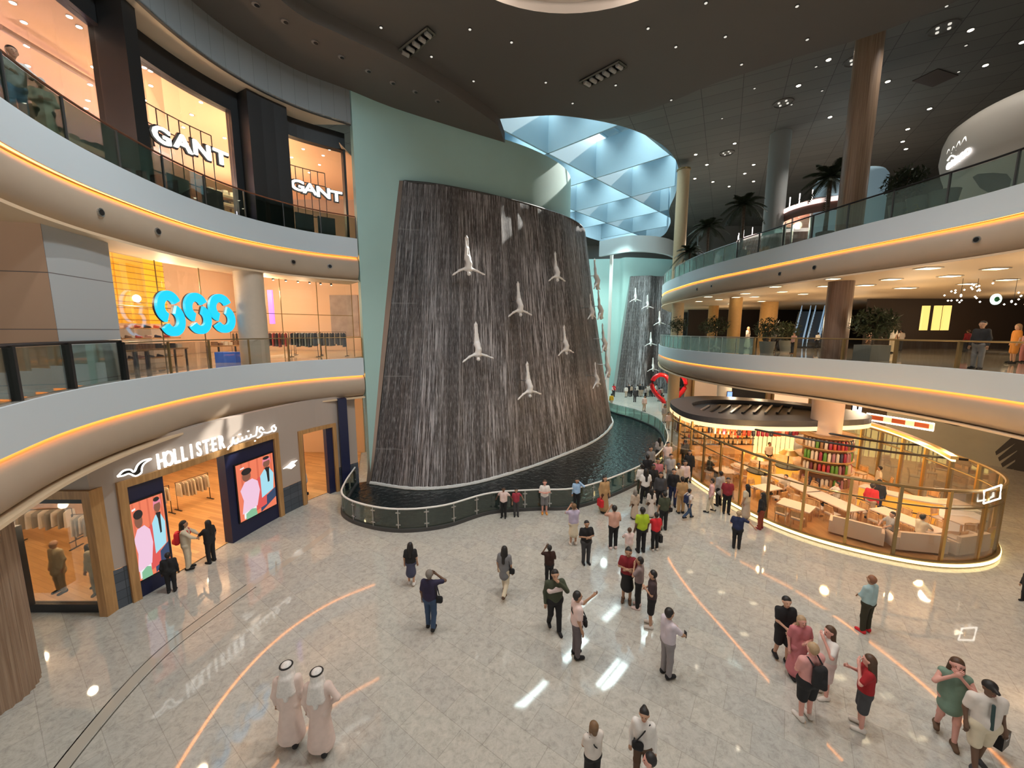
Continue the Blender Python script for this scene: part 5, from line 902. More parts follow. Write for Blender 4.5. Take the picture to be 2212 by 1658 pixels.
# upper left gallery and middle right gallery
person('man in white shirt and pale jeans leaning on the upper railing', 0, 0, None, 250, H=1.82, pos=(*G(18, 108, 15.78).xy, 14), top=('white', 'long'), bot=(T_, 'lblue'), skin='m', arms=('elb', 'elb'), lean=.15)
person('person in white cap and cream robe standing at the upper railing', 0, 0, None, 240, H=1.7, pos=(*G(86, 174, 15.66).xy, 14), top=('cream', 'long', 'robe'), bot=(T_, 'olive'), skin='t', hair=('cap', 'white'), arms=('fold', 'fold'))
person('person in dark trousers behind the robed person at the upper railing', 0, 0, None, 250, H=1.65, pos=(*(G(104, 205, 15.6).xy+Vector((-.5, .2))), 14), top=('beige', 'long'), bot=(T_, 'olive'), skin='d', hair=('short', 'black'))
for x, y, hy, tp, bt, hr, f, lb, ex in ((1613, 752, 706, ('offw', 'long', 'maxi'), (T_, 'cream'), ('long', 'lbrown'), 30, 'woman in long white dress', None), (1652, 757, 710, ('navy', 'short'), (T_, 'dgrey'), ('short', 'black'), -60, 'man in dark blue shirt', ('backpack', 'navy', 'dark blue backpack on the middle gallery')), (1668, 759, 707, ('dgrey', 'short'), (T_, 'black'), ('short', 'black'), 20, 'man in dark grey shirt', None),
    (1712, 763, 718, ('pinkl', 'short'), (T_, 'black'), ('short', 'black'), 100, 'person in pink top', None), (1684, 757, 712, ('dgrey', 'long', 'robe'), (T_, 'black'), ('hijab', 'black'), 0, 'woman in black robe', None), (1764, 752, 718, ('white', 'short'), (T_, 'black'), ('short', 'black'), 0, 'distant person in white shirt', None),
    (1872, 768, 707, ('peach', 'short'), (T_, 'brown'), ('short', 'brown'), 40, 'man in peach shirt', None), (1925, 762, 703, ('white', 'short'), (T_, 'cream'), ('bun', 'brown'), 80, 'person in white shirt and cream trousers', ('shoulder', 'brown', 'brown shoulder bag on the middle gallery')), (1943, 758, 712, ('offw', 'short'), (T_, 'dgrey'), ('short', 'black'), 0, 'person in off-white top', None),
    (2108, 797, 694, ('black', 'long'), (T_, 'grey'), ('short', 'black'), 100, 'man in black jacket and grey trousers', None), (2186, 785, 700, ('orange', 'short'), ('shorts', 'orange'), ('tail', 'blond'), 60, 'blond person in orange', None), (2208, 782, 715, ('pinkl', 'short'), (T_, 'pink'), ('short', 'brown'), 0, 'person in pink at the picture edge', None), (2085, 760, 712, ('dred', 'long'), (T_, 'black'), ('short', 'brown'), 0, 'person in dark red', None)):
    person(lb+' on the middle gallery above the restaurant', x, y, hy, f, z=7.5, top=tp, bot=bt, hair=hr, bag=ex, skin='l' if 'pink' in lb or 'orange' in lb else 'm')
# mannequins
def mann(x, y, rz, c, lab, z=.3):
    return person(lab, 0, 0, None, rz, H=1.85, pos=(x, y, z), top=(c, 'long', 'tunic'), bot=(T_, c), hair=('none', 'black'), arms=(D_, D_), cat='mannequin', name='mannequin', lod=.02, skin='t')
for x, y, rz, c, l in ((-15.15, 11.95, 170, (.52, .42, .26), 'mannequin in long pale coat in the window, nearest the ribbed column'), (-14.2, 12.25, 190, (.05, .045, .04), 'mannequin in black jacket in the shop window'), (-13.75, 11.85, 200, (.55, .46, .30), 'mannequin in beige suit in the shop window, nearest the oak jamb')): mann(x, y, rz, c, l)
nn = along(off(CS, -1.0), n0+.9)[0]; mann(nn.x, nn.y, -60, (.55, .5, .44), 'mannequin in pale hoodie in the narrow window', .05); nn = along(off(CS, -2.3), n0+1.5)[0]; mann(nn.x, nn.y, -60, (.1, .1, .12), 'mannequin in dark trousers deeper behind the narrow window', .6)
# ================================================================== divers on the waterfall
def diver(px, py, hpx, lab, grp=None, base=None):
    p, d = onfall(px, py); n = Vector((d.y, -d.x, 0)); P = p+n*.62; t_ = thing('diver_statue', lab, 'statue', P, math.atan2(d.y, d.x), 'white diver statues on the waterfall')
    if diver.proto is None:
        pr = [((0, .0, 1.05), (0, -.02, .95), .03, .045), ((-.05, 0, .95), (-.05, -.08, .50), .035, .05), ((.05, 0, .95), (.05, -.02, .50), .035, .05), ((-.05, -.08, .50), (-.07, -.10, .05), .055, .085), ((.05, -.02, .50), (.07, -.10, .05), .055, .085),
              ((0, -.12, .05), (.02, -.22, -.18), .14, .13), ((.02, -.22, -.18), (0, -.18, -.38), .13, .16), ((-.12, -.17, -.42), (.12, -.17, -.42), .08, .08), ((0, -.18, -.5), (0, -.22, -.62), .06, .09), ((-.16, -.17, -.40), (-.42, -.18, -.50), .065, .05), ((-.42, -.18, -.50), (-.66, -.18, -.66), .05, .035), ((.16, -.17, -.40), (.44, -.18, -.48), .065, .05), ((.44, -.18, -.48), (.70, -.18, -.58), .05, .035), ((-.66, -.18, -.66), (-.74, -.18, -.72), .04, .03), ((.70, -.18, -.58), (.79, -.18, -.60), .04, .03)]
        o = sdf_obj('body', pr, mat('diver_white', (.82, .81, .80), .35, var=.06), t_, .05, .022); m = MB(); m.cyl((0, -.05, .1), (0, .7, .1), .02, n=8); o2 = m.build('support_rod', STEEL, t_); diver.proto = (o.data, o2.data)
    else:
        for nme, me in zip(('body', 'support_rod'), diver.proto): o = bpy.data.objects.new(nme, me); COL.objects.link(o); o.parent = t_
    D = (P-Vector((0, 0, EYE))).length; t_.scale = (hpx/FPX*D/1.75,)*3
    return t_
diver.proto = None
for x, y, h, l in ((1000, 565, 80, 'upper row, beside the slanted steel frame'), (1184, 585, 60, 'upper row, middle of the water'), (1106, 655, 72, 'second row, middle of the water'), (1258, 668, 52, 'second row, towards the far edge'), (1019, 745, 82, 'third row, beside the slanted steel frame'), (1203, 740, 62, 'third row, middle of the water'), (1125, 825, 76, 'lowest row, middle of the water'), (1269, 813, 52, 'lowest row, towards the far edge'),
    (1276, 600, 62, 'highest on the far edge'), (1296, 665, 60, 'second highest on the far edge'), (1297, 735, 58, 'third highest on the far edge'), (1309, 790, 60, 'lowest on the far edge')):
    x = min(x, 1262+ (y-560)*.13)
    diver(x, y, h, 'white diving figure mounted on the waterfall, '+l)
for x, y in ((1372, 640), (1398, 655), (1424, 690), (1405, 735), (1410, 790)):
    P = at(x, y, 54.6); t_ = thing('diver_statue', 'tiny white diving figure on the distant second waterfall', 'statue', P, 0, 'diving figures on the distant waterfall')
    for nme, me in zip(('body', 'support_rod'), diver.proto): o = bpy.data.objects.new(nme, me); COL.objects.link(o); o.parent = t_
    t_.scale = (1.1,)*3
# ================================================================== oval restaurant
RC = [(11.15, 26.2), (11.1, 23.4), (11.25, 21.2), (11.7, 18.7), (12.5, 16.6), (13.9, 15.1), (16.0, 14.0), (18.0, 13.95), (19.7, 14.7), (20.9, 16.2), (21.6, 18.6), (22.2, 22.2), (22.3, 25.6), (20.5, 28.6), (16.5, 29.6), (13.0, 28.8)]
RO = spl(RC, 8, True); ROc = RO+[RO[0]]
# front run from the walkway corner round to the back
def rspan(a, b): i0 = a*8; return [RO[i % len(RO)] for i in range(i0, b*8+1)]
m = MB(); m.prism([(p[0], p[1]) for p in RO], .01, .14); struct(m.build('floor', m_wood('resto_floor', (.42, .20, .07), (.60, .32, .13), (3, .6, 1), .3)), 'warm raised wooden floor of the oval restaurant', 'floor')
front = rspan(0, 12); fo = [Vector(p[:2]) for p in front]
LEDY = emis('yellow_led', (1, .74, .30), 2.6); t = thing('glass_enclosure', 'curved brass and glass screen wall around the oval restaurant', 'glass screen'); AF_ = arc(fo)[-1]; sg_ = -1
m = MB(); m.sweep(fo, [(.0, 0), (.14, 0), (.14, .22), (.0, .22)][::1]); m.build('plinth', BRASSD, t)
m = MB(); m.sweep(fo, [(.141, .05), (.17, .05), (.17, .17), (.141, .17)]); tag(m.build('plinth_light', LEDY, t), 'glowing yellow light line at the foot')
nseg = 20
for i in range(nseg):
    q = cut(fo, AF_*i/nseg+.04, AF_*(i+1)/nseg-.04, 3); hh = 2.95
    m = MB(); m.sweep(q, [(.03, .22), (.045, .22), (.045, hh), (.03, hh)]); m.build('glass_panel', GLC, t)
for i in range(nseg+1):
    p, d = along(fo, AF_*i/nseg); m = MB(); m.box(p.x-.05, p.y-.05, .14, p.x+.05, p.y+.05, 3.05 if i > 2 else 3.5, rz=ang(d)); m.build('post', GOLD if i % 3 else BRASSD, t)
for z, r in ((3.05, .06), (2.35, .035)): m = MB(); m.tube([(p.x, p.y, z) for p in fo], r, 6); m.build('rail', BRASSD, t)
for q_ in (spl([(11.4, 25.5, 3.3), (13.2, 23.2, 3.35), (15.2, 20.4, 3.35), (18.3, 18.2, 3.2), (21.3, 17.4, 3.05)], 6), spl([(12.2, 27.2, 3.3), (15.2, 24.6, 3.35), (19.2, 20.2, 3.2), (21.9, 19.7, 3.05)], 6)):
    m = MB(); m.tube(q_, .06, 6); m.build('canopy_beam', BLACK, t)
# back: yellow ring light
RB = spl([(12.0, 28.2), (16, 29.2), (20.2, 28.0), (21.7, 25.2), (21.6, 21.8), (20.6, 18.6), (19.6, 16.6)], 8)
t = thing('ring_light', 'long curved yellow light band above the rear of the restaurant', 'light'); m = MB(); m.sweep(RB, [(-.12, 3.25), (0, 3.25), (0, 3.34), (-.12, 3.34)]); m.build('glow', LEDY, t); m = MB(); m.sweep(RB, [(-.2, 3.35), (.06, 3.35), (.06, 3.5), (-.2, 3.5)]); m.build('carrier', GOLD, t)
# dark oval roof over the rear part
DR = spl([(11.0, 24.9), (11.6, 22.9), (13.6, 21.9), (17.2, 21.7), (21.5, 22.6), (22, 25.6), (19.6, 28.6), (15.4, 30.4), (12.0, 28.6)], 8, True)
t = thing('canopy_roof', 'dark flat oval canopy with a sunken slatted centre over the bar', 'canopy')
m = MB(); cx, cy = 16.3, 25.8; ins = [(cx+(p[0]-cx)*.74, cy+(p[1]-cy)*.62) for p in DR]; n = len(DR)
V = [(p[0], p[1], z) for z in (3.55, 3.9) for p in DR]+[(p[0], p[1], z) for z in (3.9, 3.65) for p in ins]
m.add(V, [(i, (i+1) % n, n+(i+1) % n, n+i) for i in range(n)]+[(n+i, n+(i+1) % n, 2*n+(i+1) % n, 2*n+i) for i in range(n)]+[(2*n+i, 2*n+(i+1) % n, 3*n+(i+1) % n, 3*n+i) for i in range(n)]+[tuple(range(3*n, 4*n))]); m.build('roof_ring', mat('roof_charcoal', (.055, .055, .06), .45), t)
for k in range(9): x = 13.0+k*.75; m = MB(); m.box(x, 24.3, 3.68, x+.12, 27.6, 3.78, rz=-.7); m.build('slat', BLACK if k % 3 else mat('silver_pipe', (.5, .5, .5), .3, .8), t)
m = MB(); m.prism([(p[0], p[1]) for p in DR], 3.3, 3.54); tag(m.build('light_fascia', mat('fascia_glow', (.75, .60, .42), .5, emit=.9, ec=(1, .72, .36)), t), 'glowing cream underside band')
for x, y in ((12.6, 18.2), (14.6, 16.6), (17.2, 16.2), (19.6, 17.2), (14, 20.2), (12.6, 22.4), (15, 26), (19.5, 24.5), (20.4, 20.6)): bulb(x, y, 3.0 if y < 22 else 2.9, 100, (1, .60, .24), .15)
# round structural columns on the right
def column(x, y, z0, z1, r, mt, lab, parts=()):
    t = thing('round_column', lab, 'column', (x, y, 0)); m = MB(); m.cyl((0, 0, z0), (0, 0, z1), r, n=36); m.build('shaft', mt, t, smooth=True)
    for zz, rr in parts: m = MB(); m.cyl((0, 0, zz), (0, 0, zz+.12), rr, n=36); m.build('ring', BRASSD, t)
    return t
column(18.0, 21.6, 14, 24.6, .58, RIBW, 'tall brown textured column on the palm gallery')
column(18.1, 21.8, 7.5, 11.72, .58, m_wood('dark_column', (.12, .07, .045), (.22, .14, .10), (26, 26, .45), .35), 'dark brown column on the middle gallery over the restaurant')
column(18.3, 22.0, 3.1, 5.2, .75, mat('blush_column', (.66, .50, .40), .5), 'pale blush column coming down into the restaurant')
m = MB(); m.lathe([(.59, 24.4), (.74, 24.5), (.74, 24.59)], (18.0, 21.6, 0), 36); tag(m.build('column_light', emis('amber_ring', (1, .62, .25), 2.2)), 'amber glowing ring at the top of the tall brown column', 'light')
column(16.1, 38.6, 14, 24.0, .55, mat('beige_column', (.55, .42, .26), .5, var=.08), 'slim beige column at the tip of the palm gallery', ((23.9, .62),)); column(16.3, 38.6, 7.5, 11.7, .55, mat('beige_column', (.55, .42, .26)), 'slim beige column at the tip of the middle gallery')
column(16.3, 38.6, 0, 5.2, .55, mat('beige_column', (.55, .42, .26)), 'slim beige column on the ground floor below the gallery tip')
p = at(1687, 288, 33.2); column(p.x, 33.2, 14, 24.6, .74, mat('grey_column', (.28, .29, .28), .5), 'plain grey column behind the palms')
YC = mat('lit_column', (.62, .36, .12), .5, var=.1)
column(18.3, 32.2, 7.5, 11.7, .48, YC, 'amber lit column on the middle gallery near its tip'); column(24.2, 37.0, 7.5, 11.7, .72, YC, 'wide amber lit column behind the middle gallery walkway'); column(21.7, 42.3, 7.5, 11.7, .5, YC, 'slim amber lit column at the rear of the middle gallery')
column(20.0, 36.0, 0, 5.2, .62, WHITE, 'white kiosk column with a blue screen on the ground floor')
# ================================================================== restaurant furniture
CLOTHW = mat('table_linen', (.70, .55, .46), .7); CHW = m_wood('chair_beech', (.50, .26, .10), (.68, .40, .18), (8, 8, 2)); CUSH = mat('seat_fabric', (.50, .40, .33), .8)
def table(x, y, rz, w, d, lab, cloth_=CLOTHW):
    t = thing('dining_table', lab, 'table', (x, y, .14), rz); m = MB(); m.box(-w/2, -d/2, .70, w/2, d/2, .75); m.build('table_top', cloth_, t)
    for sx_ in (-1, 1):
        for sy_ in (-1, 1): m = MB(); m.box(sx_*(w/2-.1)-.03, sy_*(d/2-.1)-.03, 0, sx_*(w/2-.1)+.03, sy_*(d/2-.1)+.03, .7); m.build('leg', CHW, t)
    return t
def rtable(x, y, r, lab):
    t = thing('round_table', lab, 'table', (x, y, .14)); m = MB(); m.cyl((0, 0, .71), (0, 0, .75), r, n=24); m.build('table_top', CLOTHW, t); m = MB(); m.cyl((0, 0, .03), (0, 0, .71), .04, n=10); m.build('stem', GOLD, t); m = MB(); m.cyl((0, 0, 0), (0, 0, .03), .25, n=16); m.build('base', GOLD, t)
def mkchair(arm=False):
    t = thing('dining_chair', 'beech chair with pale seat inside the restaurant', 'chair', (0, 0, .14), 0, 'beech dining chairs inside the restaurant')
    m = MB(); m.box(-.22, -.22, .42, .22, .22, .48); m.build('seat', CUSH, t)
    for x in (-.2, .2):
        for y, z in ((-.2, .42), (.2, .42)): m = MB(); m.cyl((x, y*1.08, 0), (x, y, z), .017, .02, 6); m.build('leg', CHW, t)
    P = [(-.22, -.21, .46), (-.22, -.25, .7), (-.2, -.27, .86), (0, -.30, .88), (.2, -.27, .86), (.22, -.25, .7), (.22, -.21, .46)]; m = MB(); m.tube(P, .02, 6); m.build('back_frame', CHW, t, smooth=True)
    m = MB(); m.add([(-.18, -.25, .56), (.18, -.25, .56), (.18, -.275, .82), (-.18, -.275, .82), (-.18, -.23, .56), (.18, -.23, .56), (.18, -.255, .82), (-.18, -.255, .82)], [(0, 1, 2, 3), (7, 6, 5, 4), (0, 4, 5, 1), (1, 5, 6, 2), (2, 6, 7, 3), (3, 7, 4, 0)]); m.build('backrest', CHW, t); return t
ch0 = mkchair(); used = [False]
def chair(x, y, rz, lab='scattered near the rear of the restaurant'):
    l = 'beech chair with pale seat '+lab; g = 'beech chairs '+lab
    if not used[0]: used[0] = True; ch0.location = (x, y, .14); ch0.rotation_euler.z = rz; ch0['label'] = l; ch0['group'] = g; return
    dup(ch0, (x, y, .14), rz, l, g)
TB = [(15.2, 20.0, -1.45, 2.5, .95, 'long white-topped table parallel to the shelves, farthest from the front glass'), (15.55, 17.75, -1.4, 2.2, .95, 'long white-topped table in the middle of the restaurant'), (13.4, 17.3, -.9, 1.3, 1.0, 'square white-topped table by the front glass'), (17.2, 15.9, -1.35, 2.3, .9, 'long white-topped table nearest the orange bar'), (13.4, 19.4, .3, 1.2, .8, 'small white-topped table beside the walkway glass'), (19.6, 15.9, .2, 1.2, .8, 'small table at the rounded end of the restaurant')]
for x, y, rz, w, d, l in TB:
    table(x, y, rz, w, d, l); c, s_ = math.cos(rz), math.sin(rz); k = max(1, int(w/.62))
    for i in range(k):
        u = (i-(k-1)/2)*.62
        for sg in (-1, 1): v = sg*(d/2+.28); chair(x+u*c-v*s_, y+u*s_+v*c, rz+(PI if sg > 0 else 0), 'at the '+' '.join(l.split()[:2])+' table '+{20.0: 'by the shelves', 17.75: 'in the middle', 17.3: 'by the front glass', 15.9: 'near the bar' if w > 2 else 'at the rounded end', 19.4: 'by the walkway glass'}[y])
for x, y, l in ((12.5, 21.9, 'round white table by the walkway glass, towards the near end'), (12.3, 24.0, 'round white table in the far corner of the restaurant'), (13.9, 22.6, 'round white table under the canopy edge'), (15.6, 23.4, 'round white table under the canopy in front of the bottles')):
    rtable(x, y, .55, l)
    for a in (.4, 2.4, 4.4): chair(x+.85*math.cos(a), y+.85*math.sin(a), a+PI/2, 'at the '+' '.join(l.split(',')[0].split()[:9]))
for x, y, rz in ((20.7, 20.5, 1), (20.9, 22.2, 2), (19.9, 21.5, 4), (21.2, 18.6, 2), (20.9, 23.8, 1.4), (19.9, 23.4, 3), (20.5, 25.2, 0), (19.0, 24.4, .5), (18.2, 14.9, .2), (19.2, 15.0, 3)): chair(x, y, rz)
for i, (x, y, rz, l) in enumerate(((14.9, 15.75, -.75, 'pale curved sofa by the front glass, towards the walkway'), (16.5, 14.85, -.2, 'pale curved sofa by the front glass, in the middle'), (18.3, 14.75, .2, 'pale curved sofa near the rounded end'))):
    t = thing('sofa', l, 'sofa', (x, y, .14), rz); m = MB(); m.box(-.75, -.3, .1, .75, .3, .42); m.build('seat', mat('sofa_fabric', (.66, .50, .38), .8), t); m = MB(); m.box(-.78, -.42, .1, .78, -.28, .85); m.build('backrest', mat('sofa_fabric', (.58, .50, .45)), t)
    for s_ in (-1, 1): m = MB(); m.box(s_*.82-.07, -.4, .1, s_*.82+.07, .3, .62); m.build('armrest', mat('sofa_fabric', (.58, .50, .45)), t)
# orange lit bar, display case, wall of bottles, book tower
t = thing('bar_counter', 'glowing orange bar counter with a dark top rail', 'bar'); BP = spl([(18.0, 19.0), (18.6, 17.9), (19.8, 17.1), (20.9, 17.0)], 6)
m = MB(); m.sweep(BP, [(-.3, .14), (.3, .14), (.3, 1.12), (-.3, 1.12)]); m.build('front', mat('bar_amber', (.85, .42, .06), .4, emit=.45, ec=(1, .45, .05)), t); m = MB(); m.sweep(BP, [(-.35, 1.12), (.36, 1.12), (.36, 1.18), (-.35, 1.18)]); m.build('worktop', CLOTHW, t); m = MB(); m.tube([(p.x, p.y, .55) for p in off(BP, .42)], .03, 6); m.build('foot_rail', BLACK, t)
t = thing('display_case', 'lit glass pastry case at the end of the orange bar', 'display case', (20.2, 16.5, .14), -.2); m = MB(); m.box(-.6, -.35, 0, .6, .35, .8); m.build('base', mat('case_glow', (.85, .65, .5), .5, emit=.5, ec=(1, .75, .5)), t); m = MB(); m.box(-.6, -.35, .8, .6, .35, 1.2); m.build('glass_cover', GLC, t); m = MB(); m.box(-.58, -.33, .98, .58, .33, 1.0); m.build('shelf', WHITE, t)
BK = [(.30, .02, .05), (.12, .02, .03), (.45, .06, .03), (.60, .50, .40), (.10, .25, .04), (.04, .04, .07), (.35, .15, .18), (.25, .12, .05)]
t = thing('book_tower', 'round shelf tower wrapped around the blush column', 'shelf', (18.35, 22.0, .14)); m = MB(); m.cyl((0, 0, 0), (0, 0, 2.96), 1.02, n=36); m.build('core', mat('tower_core', (.16, .07, .03), .5), t, smooth=True)
for z in (0, .85, 1.55, 2.25, 2.92): m = MB(); m.cyl((0, 0, z), (0, 0, z+.05), 1.4, n=36); m.build('shelf', WOODF, t)
bk0 = {}
for z in (.19, 1.04, 1.74, 2.44):
    for i in range(15):
        a = -PI*.98+i*.155+.1; c = R.randrange(8); h = R.uniform(.44, .56)
        nm = ['crimson', 'maroon', 'red', 'cream', 'green', 'black', 'mauve', 'brown'][c]
        if c in bk0: o = bk0[c].copy(); COL.objects.link(o)
        else: m = MB(); m.lathe([(.001, 0), (.075, 0), (.08, .03), (.08, .42), (.05, .47), (.05, .5), (.001, .5)], n=10); o = m.build('jar', mat('jar_'+nm, BK[c], .3), smooth=True); bk0[c] = o
        o.location = (18.35+1.24*math.cos(a), 22+1.24*math.sin(a), z+.0); tr_ = {.19: 'lowest', 1.04: 'second', 1.74: 'third', 2.44: 'top'}[z]; tag(o, nm+' jar on the %s tier of the round shelf tower' % tr_, 'jar', nm+' jars on the %s tier of the tower' % tr_)
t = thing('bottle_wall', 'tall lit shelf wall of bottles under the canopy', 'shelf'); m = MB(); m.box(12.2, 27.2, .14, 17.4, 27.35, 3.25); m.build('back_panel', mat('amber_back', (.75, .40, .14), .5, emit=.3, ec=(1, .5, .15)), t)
for z in (.9, 1.35, 1.8, 2.25, 2.7): m = MB(); m.box(12.2, 26.9, z, 17.4, 27.2, z+.04); m.build('shelf', mat('shelf_dark', (.05, .03, .02), .5), t)
b0_ = {}
BC = [('dark', (.02, .015, .01)), ('white', (.75, .68, .58)), ('amber', (.6, .25, .03)), ('red', (.5, .03, .03))]
for z in (.94, 1.39, 1.84, 2.29, 2.74):
    for i in range(16):
        c = R.choice([0, 0, 1, 2, 3] if z < 2.6 else [3, 3, 1, 3, 0]); nm = BC[c][0]
        if c in b0_: o = b0_[c].copy(); COL.objects.link(o)
        else: m = MB(); m.lathe([(.001, 0), (.06, 0), (.06, .2), (.022, .27), (.022, .36), (.001, .36)], n=10); o = m.build('bottle', mat('bottle_'+nm, BC[c][1], .25), smooth=True); b0_[c] = o
        o.location = (12.4+i*.32, 27.03, z+.001); tr_ = {.94: 'lowest', 1.39: 'second', 1.84: 'third', 2.29: 'fourth', 2.74: 'top'}[z]; tag(o, nm+' bottle on the %s shelf of the lit bottle wall' % tr_, 'bottle', nm+' bottles on the %s shelf of the bottle wall' % tr_)
t = thing('backlit_screen', 'yellow backlit striped screen behind the round tables', 'screen'); 
for i in range(9): m = MB(); m.box(17.6+i*.33, 27.2, .14, 17.8+i*.33, 27.3, 2.6); m.build('glowing_strip', emis('strip_yellow', (1, .68, .2), 1.6), t)
for i in range(26):
    a = i/25; x = 12.0+a*6.2; y = 22.9-math.sin(a*PI)*.8; m = MB() ; c = R.choice([0, 2, 3, 5, 2, 0]); nm = ['crimson', 'maroon', 'red', 'cream', 'green', 'black', 'mauve', 'brown'][c]
    m.lathe([(.001, -.42), (.09, -.42), (.1, -.38), (.1, -.08), (.03, 0), (.001, 0)], n=10); tag(m.build('hanging_lantern', mat('jar_'+nm, BK[c], .3), smooth=True, loc=(x, y, 3.3)), nm+' lantern in the row hanging below the canopy edge', 'lantern', nm+' lanterns below the canopy')
for x, y, l in ((14.1, 21.2, 'round orange-lit serving cart under the canopy'), (16.3, 22.0, 'round orange-lit counter near the book tower')):
    t = thing('service_counter', l, 'counter', (x, y, .14)); m = MB(); m.cyl((0, 0, 0), (0, 0, .9), .55, n=24); m.build('drum', mat('bar_amber', (.85, .42, .06)), t, smooth=True); m = MB(); m.cyl((0, 0, .9), (0, 0, .96), .62, n=24); m.build('top', BLACK, t); m = MB(); m.cyl((0, 0, 1.7), (0, 0, 1.95), .5, .25, n=24); m.build('hood', GOLD, t, smooth=True); m = MB(); m.cyl((0, 0, .96), (0, 0, 1.7), .03, n=8); m.build('pole', BLACK, t)
# framed white sign outlines
t = thing('glowing_sign', 'glowing white rectangular frame on the rounded glass end', 'sign'); fs = hit(fo, 2145, 1070)[0]; 
C_ = off(fo, .12); P = []
for px, py in ((2126, 1060), (2163, 1047), (2160, 1076), (2125, 1087)):
    s, z = hit(C_, px, py); p, d = along(C_, s); P.append((p.x, p.y, z))
m = MB(); m.tube(P, .03, 6, closed=True); m.build('tube', emis('frame_white', (1, .92, .8), 4), t)
t = thing('menu_board', 'long glowing menu board with orange pictures behind the ring light', 'board', (22.7, 22.2, 0), -1.15)
m = MB(); m.box(-1.5, 0, 3.55, 1.5, .08, 3.95); m.build('board_face', mat('menu_glow', (.8, .5, .3), .5, emit=.7, ec=(1, .6, .3)), t); m = MB(); m.tube([(-1.5, -.03, 3.55), (1.5, -.03, 3.55), (1.5, -.03, 3.95), (-1.5, -.03, 3.95)], .04, 6, closed=True); m.build('glow_rim', emis('frame_white', (1, .92, .8), 4), t)
for k in range(3): m = MB(); m.box(-1.3+k*1.0, -.02, 3.62, -.7+k*1.0, 0, 3.88); m.build('picture', mat('menu_pic', (.6, .12, .04), .5), t)
for x, y, f, c, l in ((16.0, 15.35, 80, 'lgrey', 'seated person in grey top beside the front glass'), (17.0, 15.1, -90, 'cream', 'seated person in cream top beside the front glass'), (14.5, 19.6, 120, 'beige', 'seated person in beige shirt at a long table'), (13.7, 20.0, -60, 'cream', 'seated person at the small table by the walkway glass'), (12.0, 22.6, -90, 'black', 'seated person in black at the round table by the walkway glass'), (16.4, 18.6, 70, 'offw', 'seated person in off-white at the middle long table')):
    person(l, 0, 0, None, f, H=1.7, pos=(x, y, .14), top=(c, 'short'), bot=(T_, 'brown'), hair=('short', 'black'), arms=('elb', 'elb'), sit=.47, skin='l')
person('waiter in bright red shirt standing inside the restaurant', 0, 0, None, -60, H=1.75, pos=(17.0, 17.4, .14), top=('red', 'long'), bot=(T_, 'beige'), hair=('short', 'black'))
person('waiter in dark blue and black standing behind the red shirt', 0, 0, None, -40, H=1.75, pos=(17.8, 17.9, .14), top=('black', 'long'), bot=(T_, 'navy'), hair=('short', 'black'))
person('person standing in cream shirt at the rear of the restaurant', 0, 0, None, 60, H=1.7, pos=(19.7, 19.9, .14), top=('cream', 'short'), bot=(T_, 'brown'), hair=('short', 'black'))
person('waiter in white shirt between the round tables', 0, 0, None, 180, H=1.72, pos=(16.7, 24.3, .14), top=('white', 'short'), bot=(T_, 'black'), hair=('short', 'black'))
m = MB(); m.lathe([(.001, 0), (.16, 0), (.17, .03), (.03, .75), (.001, .78)], n=14); tag(m.build('wet_floor_cone', mat('cone_yellow', COLR['yellow'], .5), loc=(19.9, 14.98, .14), smooth=True), 'small yellow cone inside the rounded glass end', 'cone')
# ================================================================== ground floor behind the restaurant
t = thing('mural_wall', 'beige wall with a black brushed arrow and a dark feather-like pattern', 'mural', (0, 0, 0)); Yw = 30.0
def mw(px, py): p = at(px, py, Yw+ (px-1915)*-.018); return p
a, b = mw(1915, 900), mw(2330, 950); dd = Vector((b.x-a.x, b.y-a.y)).normalized()
m = MB(); m.sweep([Vector((a.x, a.y)), Vector((b.x, b.y))], [(0, 0), (-.3, 0), (-.3, 5.3), (0, 5.3)]); m.build('wall_panel', mat('mural_beige', (.34, .32, .25), .6, var=.1, vs=1.5), t)
mn = Vector((dd.y, -dd.x))
def mpoly(pts, mt, nme, lift=.02):
    V = []
    for px, py in pts: s, z = hit([Vector((a.x, a.y)), Vector((b.x, b.y))], px, py); p = Vector((a.x, a.y))+dd*s+mn*lift; V.append((p.x, p.y, z))
    m = MB(); m.add(V, [tuple(range(len(V)))]); m.build(nme, mt, t)
mpoly([(2027, 902), (2042, 902), (2062, 910), (2092, 912), (2090, 921), (2066, 920), (2046, 915), (2030, 910)], BLACK, 'brush_mark')
for k in range(6): mpoly([(2150+k*6, 975+k*13), (2215+k*4, 918+k*18), (2230, 934+k*18), (2152+k*7, 983+k*13)], mat('mural_dark', (.035, .03, .028), .6), 'feather_stroke', .02+k*.002)
mpoly([(2185, 1035), (2200, 960), (2300, 930), (2300, 1010), (2200, 1032)], mat('mural_dark', (.035, .03, .028)), 'feather_body', .04)
SH = [('shop_front', 'dark shop front with warm shelves under the middle gallery', 23.5, 40, 29, 41, (.05, .03, .02))]
m = MB(); m.box(20, 44, 0, 60, 44.3, 5.2); struct(m.build('wall_rear', mat('rear_warm', (.40, .27, .17), .7)), 'warm brown rear wall below the middle gallery', 'wall')
